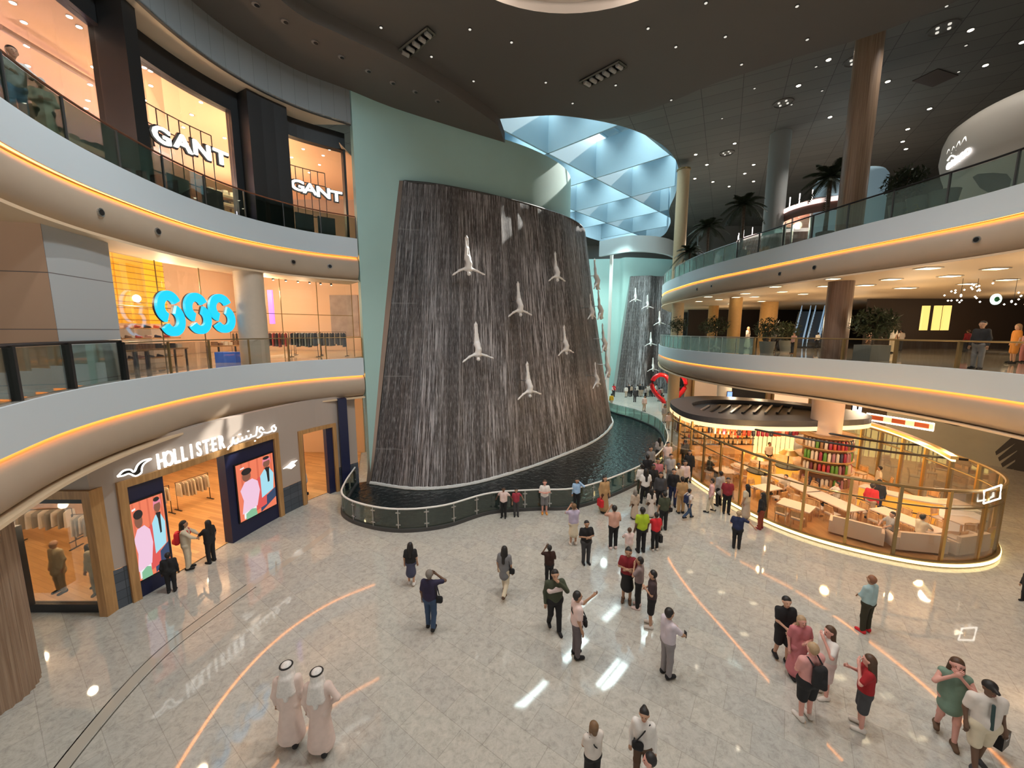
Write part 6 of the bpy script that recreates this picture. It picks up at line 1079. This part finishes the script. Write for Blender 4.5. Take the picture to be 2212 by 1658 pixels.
for i, (x0, x1, c, e_, l) in enumerate(((25, 29, (.02, .015, .015), 0, 'black shop front opening behind the canopy'), (30, 34, (.75, .45, .3), .6, 'glowing salmon shop front behind the blush column'), (35, 38, (.6, .5, .3), .4, 'cream lit shop front behind the mural'), (20.8, 24, (.3, .25, .2), .2, 'dim tan shop front near the walkway'))):
    t = thing('storefront', l, 'shop front', (0, 0, 0)); m = MB(); m.box(x0, 43.7, .3, x1, 43.9, 4.2); m.build('opening', mat('shopglow_%d' % i, c, .5, emit=e_, ec=(1, .6, .35)) if e_ else BLACK, t); m = MB(); m.box(x0-.2, 43.6, 4.2, x1+.2, 43.95, 4.7); m.build('fascia_board', BRASSD, t)
    for s_ in (x0-.1, x1+.1): m = MB(); m.box(s_-.1, 43.6, 0, s_+.1, 43.95, 4.2); m.build('jamb', BRASSD, t)
for x, y in ((22, 34), (28, 38), (34, 36), (27, 30), (18, 42)): bulb(x, y, 4.7, 210, (1, .74, .48), .2)
p = at(1577, 850, 35.2); t = thing('info_screen', 'blue lit screen on the white kiosk column', 'screen', (p.x, 35.2, 2.2)); m = MB(); m.box(-.25, .05, 0, .25, .1, 1.3); m.build('casing', BLACK, t); m = MB(); m.box(-.22, .03, .05, .22, .05, 1.25); m.build('display', emis('blue_display', (.2, .35, 1), 1.5), t)
p = at(1854, 872, 30); t = thing('info_screen', 'white lit screen with a dark figure beside the blush column', 'screen', (p.x, 30, p.z-.75)); m = MB(); m.box(-.4, .05, -1.3, .4, .15, 1.2); m.build('casing', BLACK, t); m = MB(); m.box(-.36, .03, .0, .36, .05, 1.1); m.build('display', emis('white_display', (.85, .9, 1), 1.4), t); m = MB(); m.cyl((0, .02, .65), (0, .03, .65), .14, n=12); m.box(-.05, .02, .3, .08, .03, .6); m.build('figure_mark', BLACK, t)
# open kiosk with awning, red heart arch, planters
t = thing('market_kiosk', 'open kiosk with a tan flat roof beside the walkway', 'kiosk', (16.2, 33.2, 0)); m = MB(); m.box(-1.6, -1.4, 2.5, 2.4, 1.6, 2.75); m.build('roof', mat('kiosk_roof', (.42, .32, .18), .6), t); m = MB(); m.box(-1.2, -1.1, 0, 2.0, 1.2, 1.0); m.build('counter', mat('kiosk_red', (.16, .02, .02), .5), t)
for x in (-1.3, 2.1):
    for y in (-1.1, 1.3): m = MB(); m.cyl((x, y, 0), (x, y, 2.5), .05, n=8); m.build('post', BRASSD, t)
t = thing('heart_arch', 'big glossy red heart shaped arch sculpture', 'sculpture', (17.6, 43, 0)); m = MB(); P = []
for i in range(40): a = 2*PI*i/40; P.append((1.9*math.sin(a)**3, 0, 2.6+.115*(13*math.cos(a)-5*math.cos(2*a)-2*math.cos(3*a)-math.cos(4*a))*1.15))
m.tube(P, .24, 10, closed=True); m.build('red_tube', mat('gloss_red', (.6, .01, .02), .2), t, smooth=True); m = MB(); m.box(-.8, -.4, 0, .8, .4, .95); m.build('pedestal', WHITE, t)
LEAFD = mat('leaf_dark', (.020, .030, .012), .6, var=.4, vs=4); LEAFG = mat('leaf_green', (.045, .06, .025), .6, var=.4, vs=4); LEAFB = mat('leaf_pale', (.34, .30, .15), .7, var=.3, vs=5); BARK = m_wood('bark', (.05, .032, .02), (.13, .09, .06), (9, 9, 14)); POTM = mat('pot_grey', (.15, .16, .145), .5)
def pot(t, r=.45, h=.75, sq=False):
    m = MB()
    if sq: m.box(-r, -r, 0, r, r, h)
    else: m.lathe([(.001, 0), (r*.75, 0), (r, h), (r*.9, h), (r*.88, h-.06), (.001, h-.06)], n=20)
    m.build('pot', POTM, t, smooth=not sq)
def palm(x, y, z, H, lab, nf=26, L_=1.5):
    t = thing('palm_tree', lab, 'palm', (x, y, z)); pot(t); m = MB(); hh = H-L_*.55; m.tube([(0, 0, .6), (.02, 0, hh*.5), (0, 0, hh)], [.13, .10, .12], 10); m.build('trunk', BARK, t, smooth=True)
    for k in range(nf):
        a = k*2.399; el = 1.25-1.45*(k/nf); L1 = L_*R.uniform(.85, 1.1); pts = []
        for j in range(9):
            u = j/8; r = L1*(u*math.cos(el)+.0); zz = hh+L1*(u*math.sin(el)-.75*u*u*(1.1-.5*math.sin(el))); pts.append(Vector((r*math.cos(a), r*math.sin(a), zz)))
        m = MB(); m.tube(pts, [.018*(1-.8*j/8) for j in range(9)], 4); sd = Vector((-math.sin(a), math.cos(a), 0))
        for j in range(1, 25):
            u = j/25*8; i = int(u); q = pts[i].lerp(pts[min(8, i+1)], u-i); dv = (pts[min(8, i+1)]-pts[max(0, i-1)]).normalized(); w = L1*.30*math.sin(PI*min(1, .12+u/8*.88))**.7
            for sg in (-1, 1):
                tip = q+sd*sg*w*.75+dv*w*.6+Vector((0, 0, -w*.35)); b = dv*.045; m.add([q-b, q+b, tip], [(0, 1, 2)])
        m.build('frond', LEAFD, t)
    return t
def bushy(x, y, z, H, r, lab, mt=LEAFD, name='potted_tree', n=420, tr=True, sq=False, base=.5):
    t = thing(name, lab, 'tree' if 'tree' in name else 'plant', (x, y, z)); pot(t, .5, .8, sq)
    if tr: 
        m = MB(); m.tube([(0, 0, .6), (.05, .02, H-r*1.2)], [.07, .05], 8)
        for k in range(6): a = k*1.05; m.tube([(.04, .02, H-r*1.5), (r*.6*math.cos(a), r*.6*math.sin(a), H-r*.6)], [.035, .012], 5)
        m.build('trunk', BARK, t)
    m = MB()
    for k in range(n):
        v = Vector((R.gauss(0, 1), R.gauss(0, 1), R.gauss(0, 1))).normalized()*(r*R.uniform(.35, 1.0)); c = Vector((v.x, v.y, H-r+v.z*.85)); l = R.uniform(.10, .2)*max(.6, r); d = Vector((R.gauss(0, 1), R.gauss(0, 1), R.gauss(0, .8))).normalized(); s_ = d.cross(Vector((.3, .2, 1))).normalized()*l*.32
        m.add([c-d*l, c+s_, c+d*l, c-s_], [(0, 1, 2, 3)])
    m.build('foliage', mt, t); return t
def P2(px, C, inn):     # a spot on the gallery a little behind its edge, seen at column px
    s, _ = hit(C, px, 700); p, d = along(C, s); n = Vector((d.y, -d.x)); r = ray(px, 600); k = Vector((r.x, r.y)).normalized(); return p+k*inn
for px, py, inn, l, L_ in ((1762, 345, 3.4, 'tallest palm tree, beside the tall brown column', 1.75), (1588, 412, 2.0, 'palm tree standing midway along the palm gallery railing', 1.75), (1517, 465, 2.4, 'smaller palm tree towards the tip of the palm gallery', 1.7), (1481, 522, 2.4, 'low palm at the far tip of the palm gallery', 1.6)):
    q = P2(px, CR2, inn); palm(q.x, q.y, 14, max(1.8, ztop(q, py)-14), l, L_=L_)
q = P2(1917, CR2, 1.6); bushy(q.x, q.y, 14, ztop(q, 352)-14, .85, 'round dark leafy potted tree beside the curved white pavilion', n=700)
for px, py, l in ((1955, 425, 'pale dry bushy plant by the railing, beside the white pavilion'), (2000, 428, 'second pale dry bushy plant by the railing near the white pavilion')):
    q = P2(px, CR2, 1.3); bushy(q.x, q.y, 14, ztop(q, py)-14, .55, l, LEAFB, 'potted_plant', 300, False)
for px, py, inn, l, r in ((1465, 680, 2.5, 'dark leafy tree at the tip of the middle gallery', .9), (1548, 676, 4.5, 'dark leafy tree beside the first amber columns', 1.0), (1662, 680, 3.5, 'olive green tree before the wide amber column', .95), (1526, 690, 8, 'small dark tree further back on the middle gallery', .7), (1705, 688, 8, 'dark tree in front of the escalators', .9)):
    q = P2(px, CR1, inn); bushy(q.x, q.y, 7.5, ztop(q, py)-7.5, r, l, LEAFG, n=500)
q = P2(1890, CR1, 1.2); bushy(q.x, q.y, 7.5, ztop(q, 655)-7.5, 1.0, 'big bushy tree in a square grey planter beside the dark brown column', LEAFG, n=1100, sq=True)
# ================================================================== middle gallery depth
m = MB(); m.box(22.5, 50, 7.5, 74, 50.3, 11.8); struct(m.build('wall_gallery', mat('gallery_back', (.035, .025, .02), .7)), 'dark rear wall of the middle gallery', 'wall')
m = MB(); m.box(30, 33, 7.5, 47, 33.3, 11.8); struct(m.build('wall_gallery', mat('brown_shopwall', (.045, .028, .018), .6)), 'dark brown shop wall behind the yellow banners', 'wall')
DLED = emis('soffit_light', (1, .80, .50), 3.2)
for px, py in ((1590, 641), (1610, 633), (1510, 650), (1553, 646), (1675, 618), (1690, 629), (1580, 655), (1645, 650), (2005, 578), (2150, 579), (1925, 602), (2052, 595), (1800, 601), (1950, 621), (1962, 621), (1870, 615), (2175, 603), (1780, 617), (1735, 634), (1530, 640), (1630, 640), (2090, 612)):
    p = G(px, py, 11.7)
    if p.y > 60: continue
    m = MB(); r = .28 if px > 1850 else .22; m.box(-r*1.4, -r, -.03, r*1.4, r, .0, 0); m.box(-r*1.15, -r*.75, -.04, r*1.15, r*.75, -.03, 1); tag(m.build('ceiling_light', [STEEL, DLED], loc=(p.x, p.y, 11.69)), 'rectangular warm light set in the soffit over the middle gallery', 'light', 'lights in the soffit over the middle gallery')
for x, y in ((20, 14), (21, 20), (19.5, 27), (24, 24), (20.5, 34), (27, 31), (30, 22), (36, 28), (24, 43)): bulb(x, y, 9.6, 125, (1, .74, .46), .25)
for x, y in ((20, 13), (21, 18), (18.5, 32), (24, 26)): bulb(x, y, 4.3, 110, (1, .78, .55), .25)
for k, (px, w) in enumerate(((1996, 17), (2018, 17), (2034, 14))):
    a = at(px, 735-22, 24+k*.1); b = at(px+6, 660, 24+k*.1); m = MB(); wd = .20; m.box(a.x-wd, 24, a.z, a.x+wd, 24.12, b.z); tag(m.build('yellow_banner', emis('banner_yellow', (1, .62, .16), 1.1)), 'tall glowing yellow panel, %s of three hanging in a row' % ['the one beside the dark wall', 'the middle one', 'the one towards the chandelier'][k], 'banner')
for px, py, l in ((2075, 640, 'sparkling white chandelier cluster nearer the yellow panels'), (2110, 628, 'sparkling white chandelier cluster in the middle'), (2190, 648, 'sparkling white chandelier cluster at the picture edge')):
    p = at(px, py, 20.5); t = thing('chandelier', l, 'chandelier', (p.x, 20.5, 0)); m = MB(); m.cyl((0, 0, p.z), (0, 0, 11.7), .01, n=5); m.build('cord', BLACK, t)
    for k in range(14): v = Vector((R.uniform(-.55, .55), R.uniform(-.5, .5), R.uniform(-.35, .35))); m = MB(); m.lathe([(.001, -.05), (.045, 0), (.001, .05)], (v.x, v.y, p.z+v.z), 6); m.build('glass_drop', emis('sparkle', (1, .9, .75), 4), t)
m = MB(); m.cyl((0, 0, 0), (0, 0, .06), .18, n=16); t = thing('round_sign', 'small round green and white sign hanging by the chandeliers', 'sign', tuple(at(2153, 646, 19))); o = MB(); o.cyl((0, 0, 0), (0, .06, 0), .26, n=20); o.build('disc', emis('sign_pale', (.7, .9, .75), 1.4), t); o = MB(); o.lathe([(.09, -.05), (.13, 0)], n=8); o.cyl((0, -.02, 0), (0, -.0, 0), .12, n=12); o.build('emblem', mat('sign_green', (.02, .2, .08), .5), t)
for px, l in ((1730, 'escalator flight nearer the amber column'), (1760, 'middle escalator flight'), (1785, 'escalator flight beside the dark brown column')):
    a = at(px-8, 745, 36); b = at(px+12, 655, 40); t = thing('escalator', l+' rising behind the middle gallery', 'escalator')
    for s_ in (-.45, .45): m = MB(); m.add([(a.x+s_, 36, 7.6), (b.x+s_, 40, 10.9), (b.x+s_, 40, 11.6), (a.x+s_, 36, 8.5), (a.x+s_+.06, 36, 7.6), (b.x+s_+.06, 40, 10.9), (b.x+s_+.06, 40, 11.6), (a.x+s_+.06, 36, 8.5)], [(0, 1, 2, 3), (7, 6, 5, 4), (3, 2, 6, 7), (0, 3, 7, 4), (1, 5, 6, 2), (0, 4, 5, 1)]); m.build('balustrade', mat('escal_glass', (.45, .62, .75), .2, emit=.25, ec=(.5, .75, 1)), t)
    m = MB()
    for k in range(12): u = k/12; m.box(a.x-.4+(b.x-a.x)*u, 36+4*u, 7.6+3.3*u, a.x+.4+(b.x-a.x)*u, 36.4+4*u, 7.95+3.3*u)
    m.build('steps', DGREY, t)
# ================================================================== palm gallery depth
t = thing('white_pavilion', 'big smooth white curved pavilion overhanging the palm gallery', 'pavilion', (28.0, 20.0, 14)); WP = mat('pavilion_white', (.50, .46, .40), .5)
m = MB(); m.lathe([(4.4, 0), (4.55, .6), (4.75, 1.5), (4.8, 2.4), (4.78, 3.2), (4.95, 3.7), (5.1, 4.4), (5.05, 5.2), (4.9, 5.7), (4.6, 5.95), (.01, 6.0)], n=72); m.build('shell', WP, t, smooth=True)
C_ = [Vector((28+4.86*math.cos(a*PI/90), 20+4.86*math.sin(a*PI/90))) for a in range(80, 320, 2)]
Cs = [Vector((28+5.0*math.cos(a*PI/180), 20+5.0*math.sin(a*PI/180))) for a in range(130, 260, 3)]
t = thing('lit_sign', 'bright white two-line shop sign on the white pavilion', 'sign')
strokes(t, Cs, [[(2050, 333), (2054, 322), (2060, 330), (2064, 316), (2070, 324)], [(2070, 318), (2076, 305), (2080, 318)], [(2080, 314), (2088, 296), (2092, 304)], [(2050, 346), (2058, 336), (2066, 338)]], .05, .045, name='upper_script')
for i, ch in enumerate('CIROC'):
    px = 2050+i*10; 
    s, z = hit(Cs, px, 360-i*7.5); p, d = along(Cs, s); n = Vector((d.y, -d.x)); 
    o = text('OMROO'[i], .46, emis('sign_white_strong', (1, .97, 1), 2.), .03, 'letter', t, (p.x-abs(n.x)*.08, p.y-.05, z), ang(d), .02, 1.0)
t = thing('leaf_screen', 'rounded dark ribbed leaf-shaped opening in the white pavilion', 'panel')
V = []
for px, py in ((2106, 385), (2118, 378), (2150, 376), (2180, 378), (2190, 390), (2186, 406), (2165, 416), (2140, 418), (2122, 408)):
    s, z = hit(Cs, px, py); p, d = along(Cs, s); n = Vector((d.y, -d.x)); V.append((p.x-.25 if n.x > 0 else p.x-.3, p.y-.15, z))
m = MB(); m.add(V, [tuple(range(len(V)))]); m.build('panel', mat('ribbed_grey', (.08, .075, .07), .5), t)
m = MB(); m.box(28, 60.5, 14, 76, 60.8, 24.6); struct(m.build('wall_upper', mat('upper_back', (.20, .20, .19), .7)), 'grey rear wall of the palm gallery', 'wall')
for k, (px, py, Yk, w, l) in enumerate(((1690, 462, 42, 3.2, 'round fairground kiosk with white bulbs, nearer the small palms'), (1780, 455, 32, 2.2, 'round fairground kiosk with white bulbs behind the tallest palm'))):
    p = at(px, py, Yk); t = thing('carousel_kiosk', l, 'kiosk', (p.x, Yk, 14)); m = MB(); m.lathe([(w, 0), (w, .9), (w-.3, .9), (w-.3, 0)], n=32); m.build('counter', mat('kiosk_rose', (.30, .12, .09), .5), t, smooth=False)
    m = MB(); m.lathe([(w+.2, 2.5), (w+.35, 2.7), (w+.3, 3.1), (w*.5, 3.5), (.01, 3.8)], n=32); m.build('canopy', mat('kiosk_canopy', (.20, .10, .08), .5), t, smooth=True)
    m = MB(); m.lathe([(w+.30, 2.9), (w+.40, 2.9), (w+.40, 3.1), (w+.3, 3.1)], n=32); m.build('light_band', emis('kiosk_pink', (1, .72, .66), 1.5), t)
    for i in range(10): a = i*PI/5; m = MB(); m.cyl((w*math.cos(a), w*math.sin(a), .9), (w*math.cos(a), w*math.sin(a), 2.6), .05, n=6); m.build('post', WHITE, t)
    for i in range(20): a = i*PI/10; m = MB(); m.cyl(((w+.3)*math.cos(a), (w+.3)*math.sin(a), 3.1), ((w+.3)*math.cos(a), (w+.3)*math.sin(a), 3.6), .035, n=5); m.build('finial', emis('finial_white', (1, .9, .85), 2.5), t)
    t.scale = (1.1, 1.1, 1.5); bulb(p.x, Yk-w*.0, 17.5, 110, (1, .7, .55), .3)
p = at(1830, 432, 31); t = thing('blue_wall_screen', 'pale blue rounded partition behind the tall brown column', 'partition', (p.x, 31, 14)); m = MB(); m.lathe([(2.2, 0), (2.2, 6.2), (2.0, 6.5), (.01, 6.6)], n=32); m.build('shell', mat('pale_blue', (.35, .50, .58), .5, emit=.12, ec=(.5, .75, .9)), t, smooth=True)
for x, y in ((30, 36), (24, 34), (20, 40)): bulb(x, y, 17.8, 260, (1, .8, .6), .3)
# seating clutter by the railing of the palm gallery
for i in range(9):
    q = P2(1640-i*14, CR2, 3.4+(i % 3)*.9); chair_ = dup(ch0, (q.x, q.y, 14), R.uniform(0, 6), 'wooden chair among the tables behind the palm gallery railing', 'wooden chairs on the palm gallery')
# ================================================================== ceiling details
CSP = emis('ceil_spot', (1, .86, .64), 16)
def cl(px, py, r=.13, z=24.6, m_=CSP, lab='bright round downlight in the dark ceiling', grp='round downlights in the dark ceiling'):
    p = G(px, py, ZL)
    if inside(p, LOW): z = ZL
    else: p = G(px, py, z)
    if p.y > 60 or p.y < 0 or p.x > 70: return
    m = MB(); m.cyl((0, 0, -.03), (0, 0, -.001), r*1.5, n=12); m.cyl((0, 0, -.04), (0, 0, -.031), r, n=12, mi=1); tag(m.build('downlight_fitting', [DGREY, m_], loc=(p.x, p.y, z)), lab, 'ceiling light', grp)
for px, py in ((1790, 128), (1725, 184), (1793, 252), (2097, 64), (2209, 90), (2129, 140), (1918, 175), (2008, 234), (1961, 278), (1950, 305), (1957, 321), (1587, 309), (1667, 319), (1628, 355), (1527, 355), (1609, 374), (1501, 385), (1628, 391), (1503, 333), (1845, 276), (1575, 0+402), (1540, 392)): cl(px, py, .12)
DIM = emis('ceil_spot_dim', (.9, .85, .75), .7)
for px, py in ((694, 44), (823, 58), (932, 121), (1015, 62), (1023, 174), (1179, 177), (1105, 90), (1237, 222), (1330, 183), (1567, 78), (1722, 12), (1744, 84), (1602, 138), (1525, 5), (1763, 143), (1776, 195), (1460, 100), (1400, 60), (1630, 190), (2045, 12), (2087, 97), (2071, 154), (1950, 385), (1710, 225), (1690, 300), (1560, 255), (1450, 215)): cl(px, py, .06, 24.6, DIM, 'faint tiny downlight in the dark ceiling', 'tiny downlights in the dark ceiling')
for px, py in ((552, 8), (615, 45), (680, 90), (737, 122), (795, 152), (848, 178), (897, 197), (945, 217)): 
    p = G(px, py, ZS); t = thing('recessed_spotlight', 'dark round recessed spotlight in the brown soffit', 'spotlight', (p.x, p.y, ZS), 0, 'recessed spots in the brown soffit'); m = MB(); m.cyl((0, 0, -.04), (0, 0, 0), .14, n=14); ho = m.build('housing', mat('soffit_ring', (.22, .20, .19), .4), t); m = MB(); m.cyl((.03, .03, -.05), (.03, .03, -.04), .09, n=12); m.build('lens', BLACK, ho)
for pts, n_, l in ((((840, 108), (905, 55), (922, 70), (866, 122)), 5, 'slotted linear ceiling fixture near the brown soffit'), (((1252, 173), (1337, 128), (1354, 140), (1272, 184)), 6, 'slotted linear ceiling fixture near the skylight')):
    P = [G(x, y, 22)+Vector((.35 if n_ == 5 else 0, 0, -.02)) for x, y in pts]; t = thing('linear_fixture', l, 'ceiling fixture'); a, b, c, d = P; m = MB(); V = [(p.x, p.y, 21.99) for p in P]+[(p.x, p.y, 21.85) for p in P]; m.add(V, [(0, 1, 5, 4), (1, 2, 6, 5), (2, 3, 7, 6), (3, 0, 4, 7), (0, 1, 2, 3)]); m.build('tray', BLACK, t)
    for e0_, e1_ in ((a, b), (b, c), (c, d), (d, a)): m = MB(); m.tube([(e0_.x, e0_.y, 21.9), (e1_.x, e1_.y, 21.9)], .05, 5); m.build('rim', mat('rim_olive', (.10, .10, .08), .5), t)
    for i in range(n_):
        u = (i+.5)/n_; p0 = a.lerp(b, u); p1 = d.lerp(c, u); m = MB(); m.cyl(p0.lerp(p1, .2)+Vector((0, 0, -.1)), p0.lerp(p1, .8)+Vector((0, 0, -.1)), .10, n=8); m.build('lamp_head', mat('lamp_grey', (.35, .34, .32), .4), t)
for px, py, l in ((1850, 130, 'faint ring light cluster beside the tall column'), (2038, 60, 'faint ring light cluster over the pavilion'), (1692, 222, 'faint spot cluster midway across the ceiling'), (1570, 330, 'faint spot cluster toward the skylight')):
    p = G(px, py, 24.6); t = thing('spot_cluster', l, 'ceiling fixture', (p.x, p.y, 24.6)); m = MB(); m.lathe([(.55, 0), (.55, -.06), (.62, -.06), (.62, 0)], n=20); m.build('ring', mat('ring_grey', (.12, .11, .10), .5), t)
    for i in range(4): m = MB(); m.cyl((.3*math.cos(i*1.57), .3*math.sin(i*1.57), -.06), (.3*math.cos(i*1.57), .3*math.sin(i*1.57), 0), .07, n=8); m.build('lamp_head', DIM, t)
p = G(2020, 168, 24.6); m = MB(); m.box(-1.0, -.6, -.03, 1.0, .6, 0, rz=.3); tag(m.build('ceiling_hatch', mat('hatch', (.05, .035, .03), .6), loc=(p.x, p.y, 24.59)), 'dark rectangular hatch panel in the ceiling', 'hatch')
# ================================================================== floor inlays
INL = mat('inlay_buff', (.60, .47, .37), .06, spec=.6, var=.08); DRK = mat('inlay_line', (.09, .085, .07), .15)
def inlay(pts, w, mt, lab, n):
    C = spl([G(x, y, 0).xy for x, y in pts], 10); m = MB(); m.sweep(C, [(-w/2, .001), (w/2, .001), (w/2, .005), (-w/2, .005)]); struct(m.build('trim_%d' % n, mt), lab, 'floor inlay')
inlay([(70, 1740), (160, 1620), (270, 1490), (360, 1400), (450, 1330), (540, 1265), (640, 1200), (720, 1140)], .30, mat('inlay_pale', (.44, .40, .34), .06, spec=.6), 'pale border band of the floor along the shop', 22)
inlay([(55, 1740), (147, 1620), (257, 1490), (347, 1400), (440, 1328), (532, 1262)], .03, DRK, 'thin dark floor line on the shop side of the border', 23); inlay([(92, 1740), (180, 1620), (288, 1490), (377, 1400), (465, 1332), (553, 1267)], .03, DRK, 'thin dark floor line on the hall side of the border', 24)
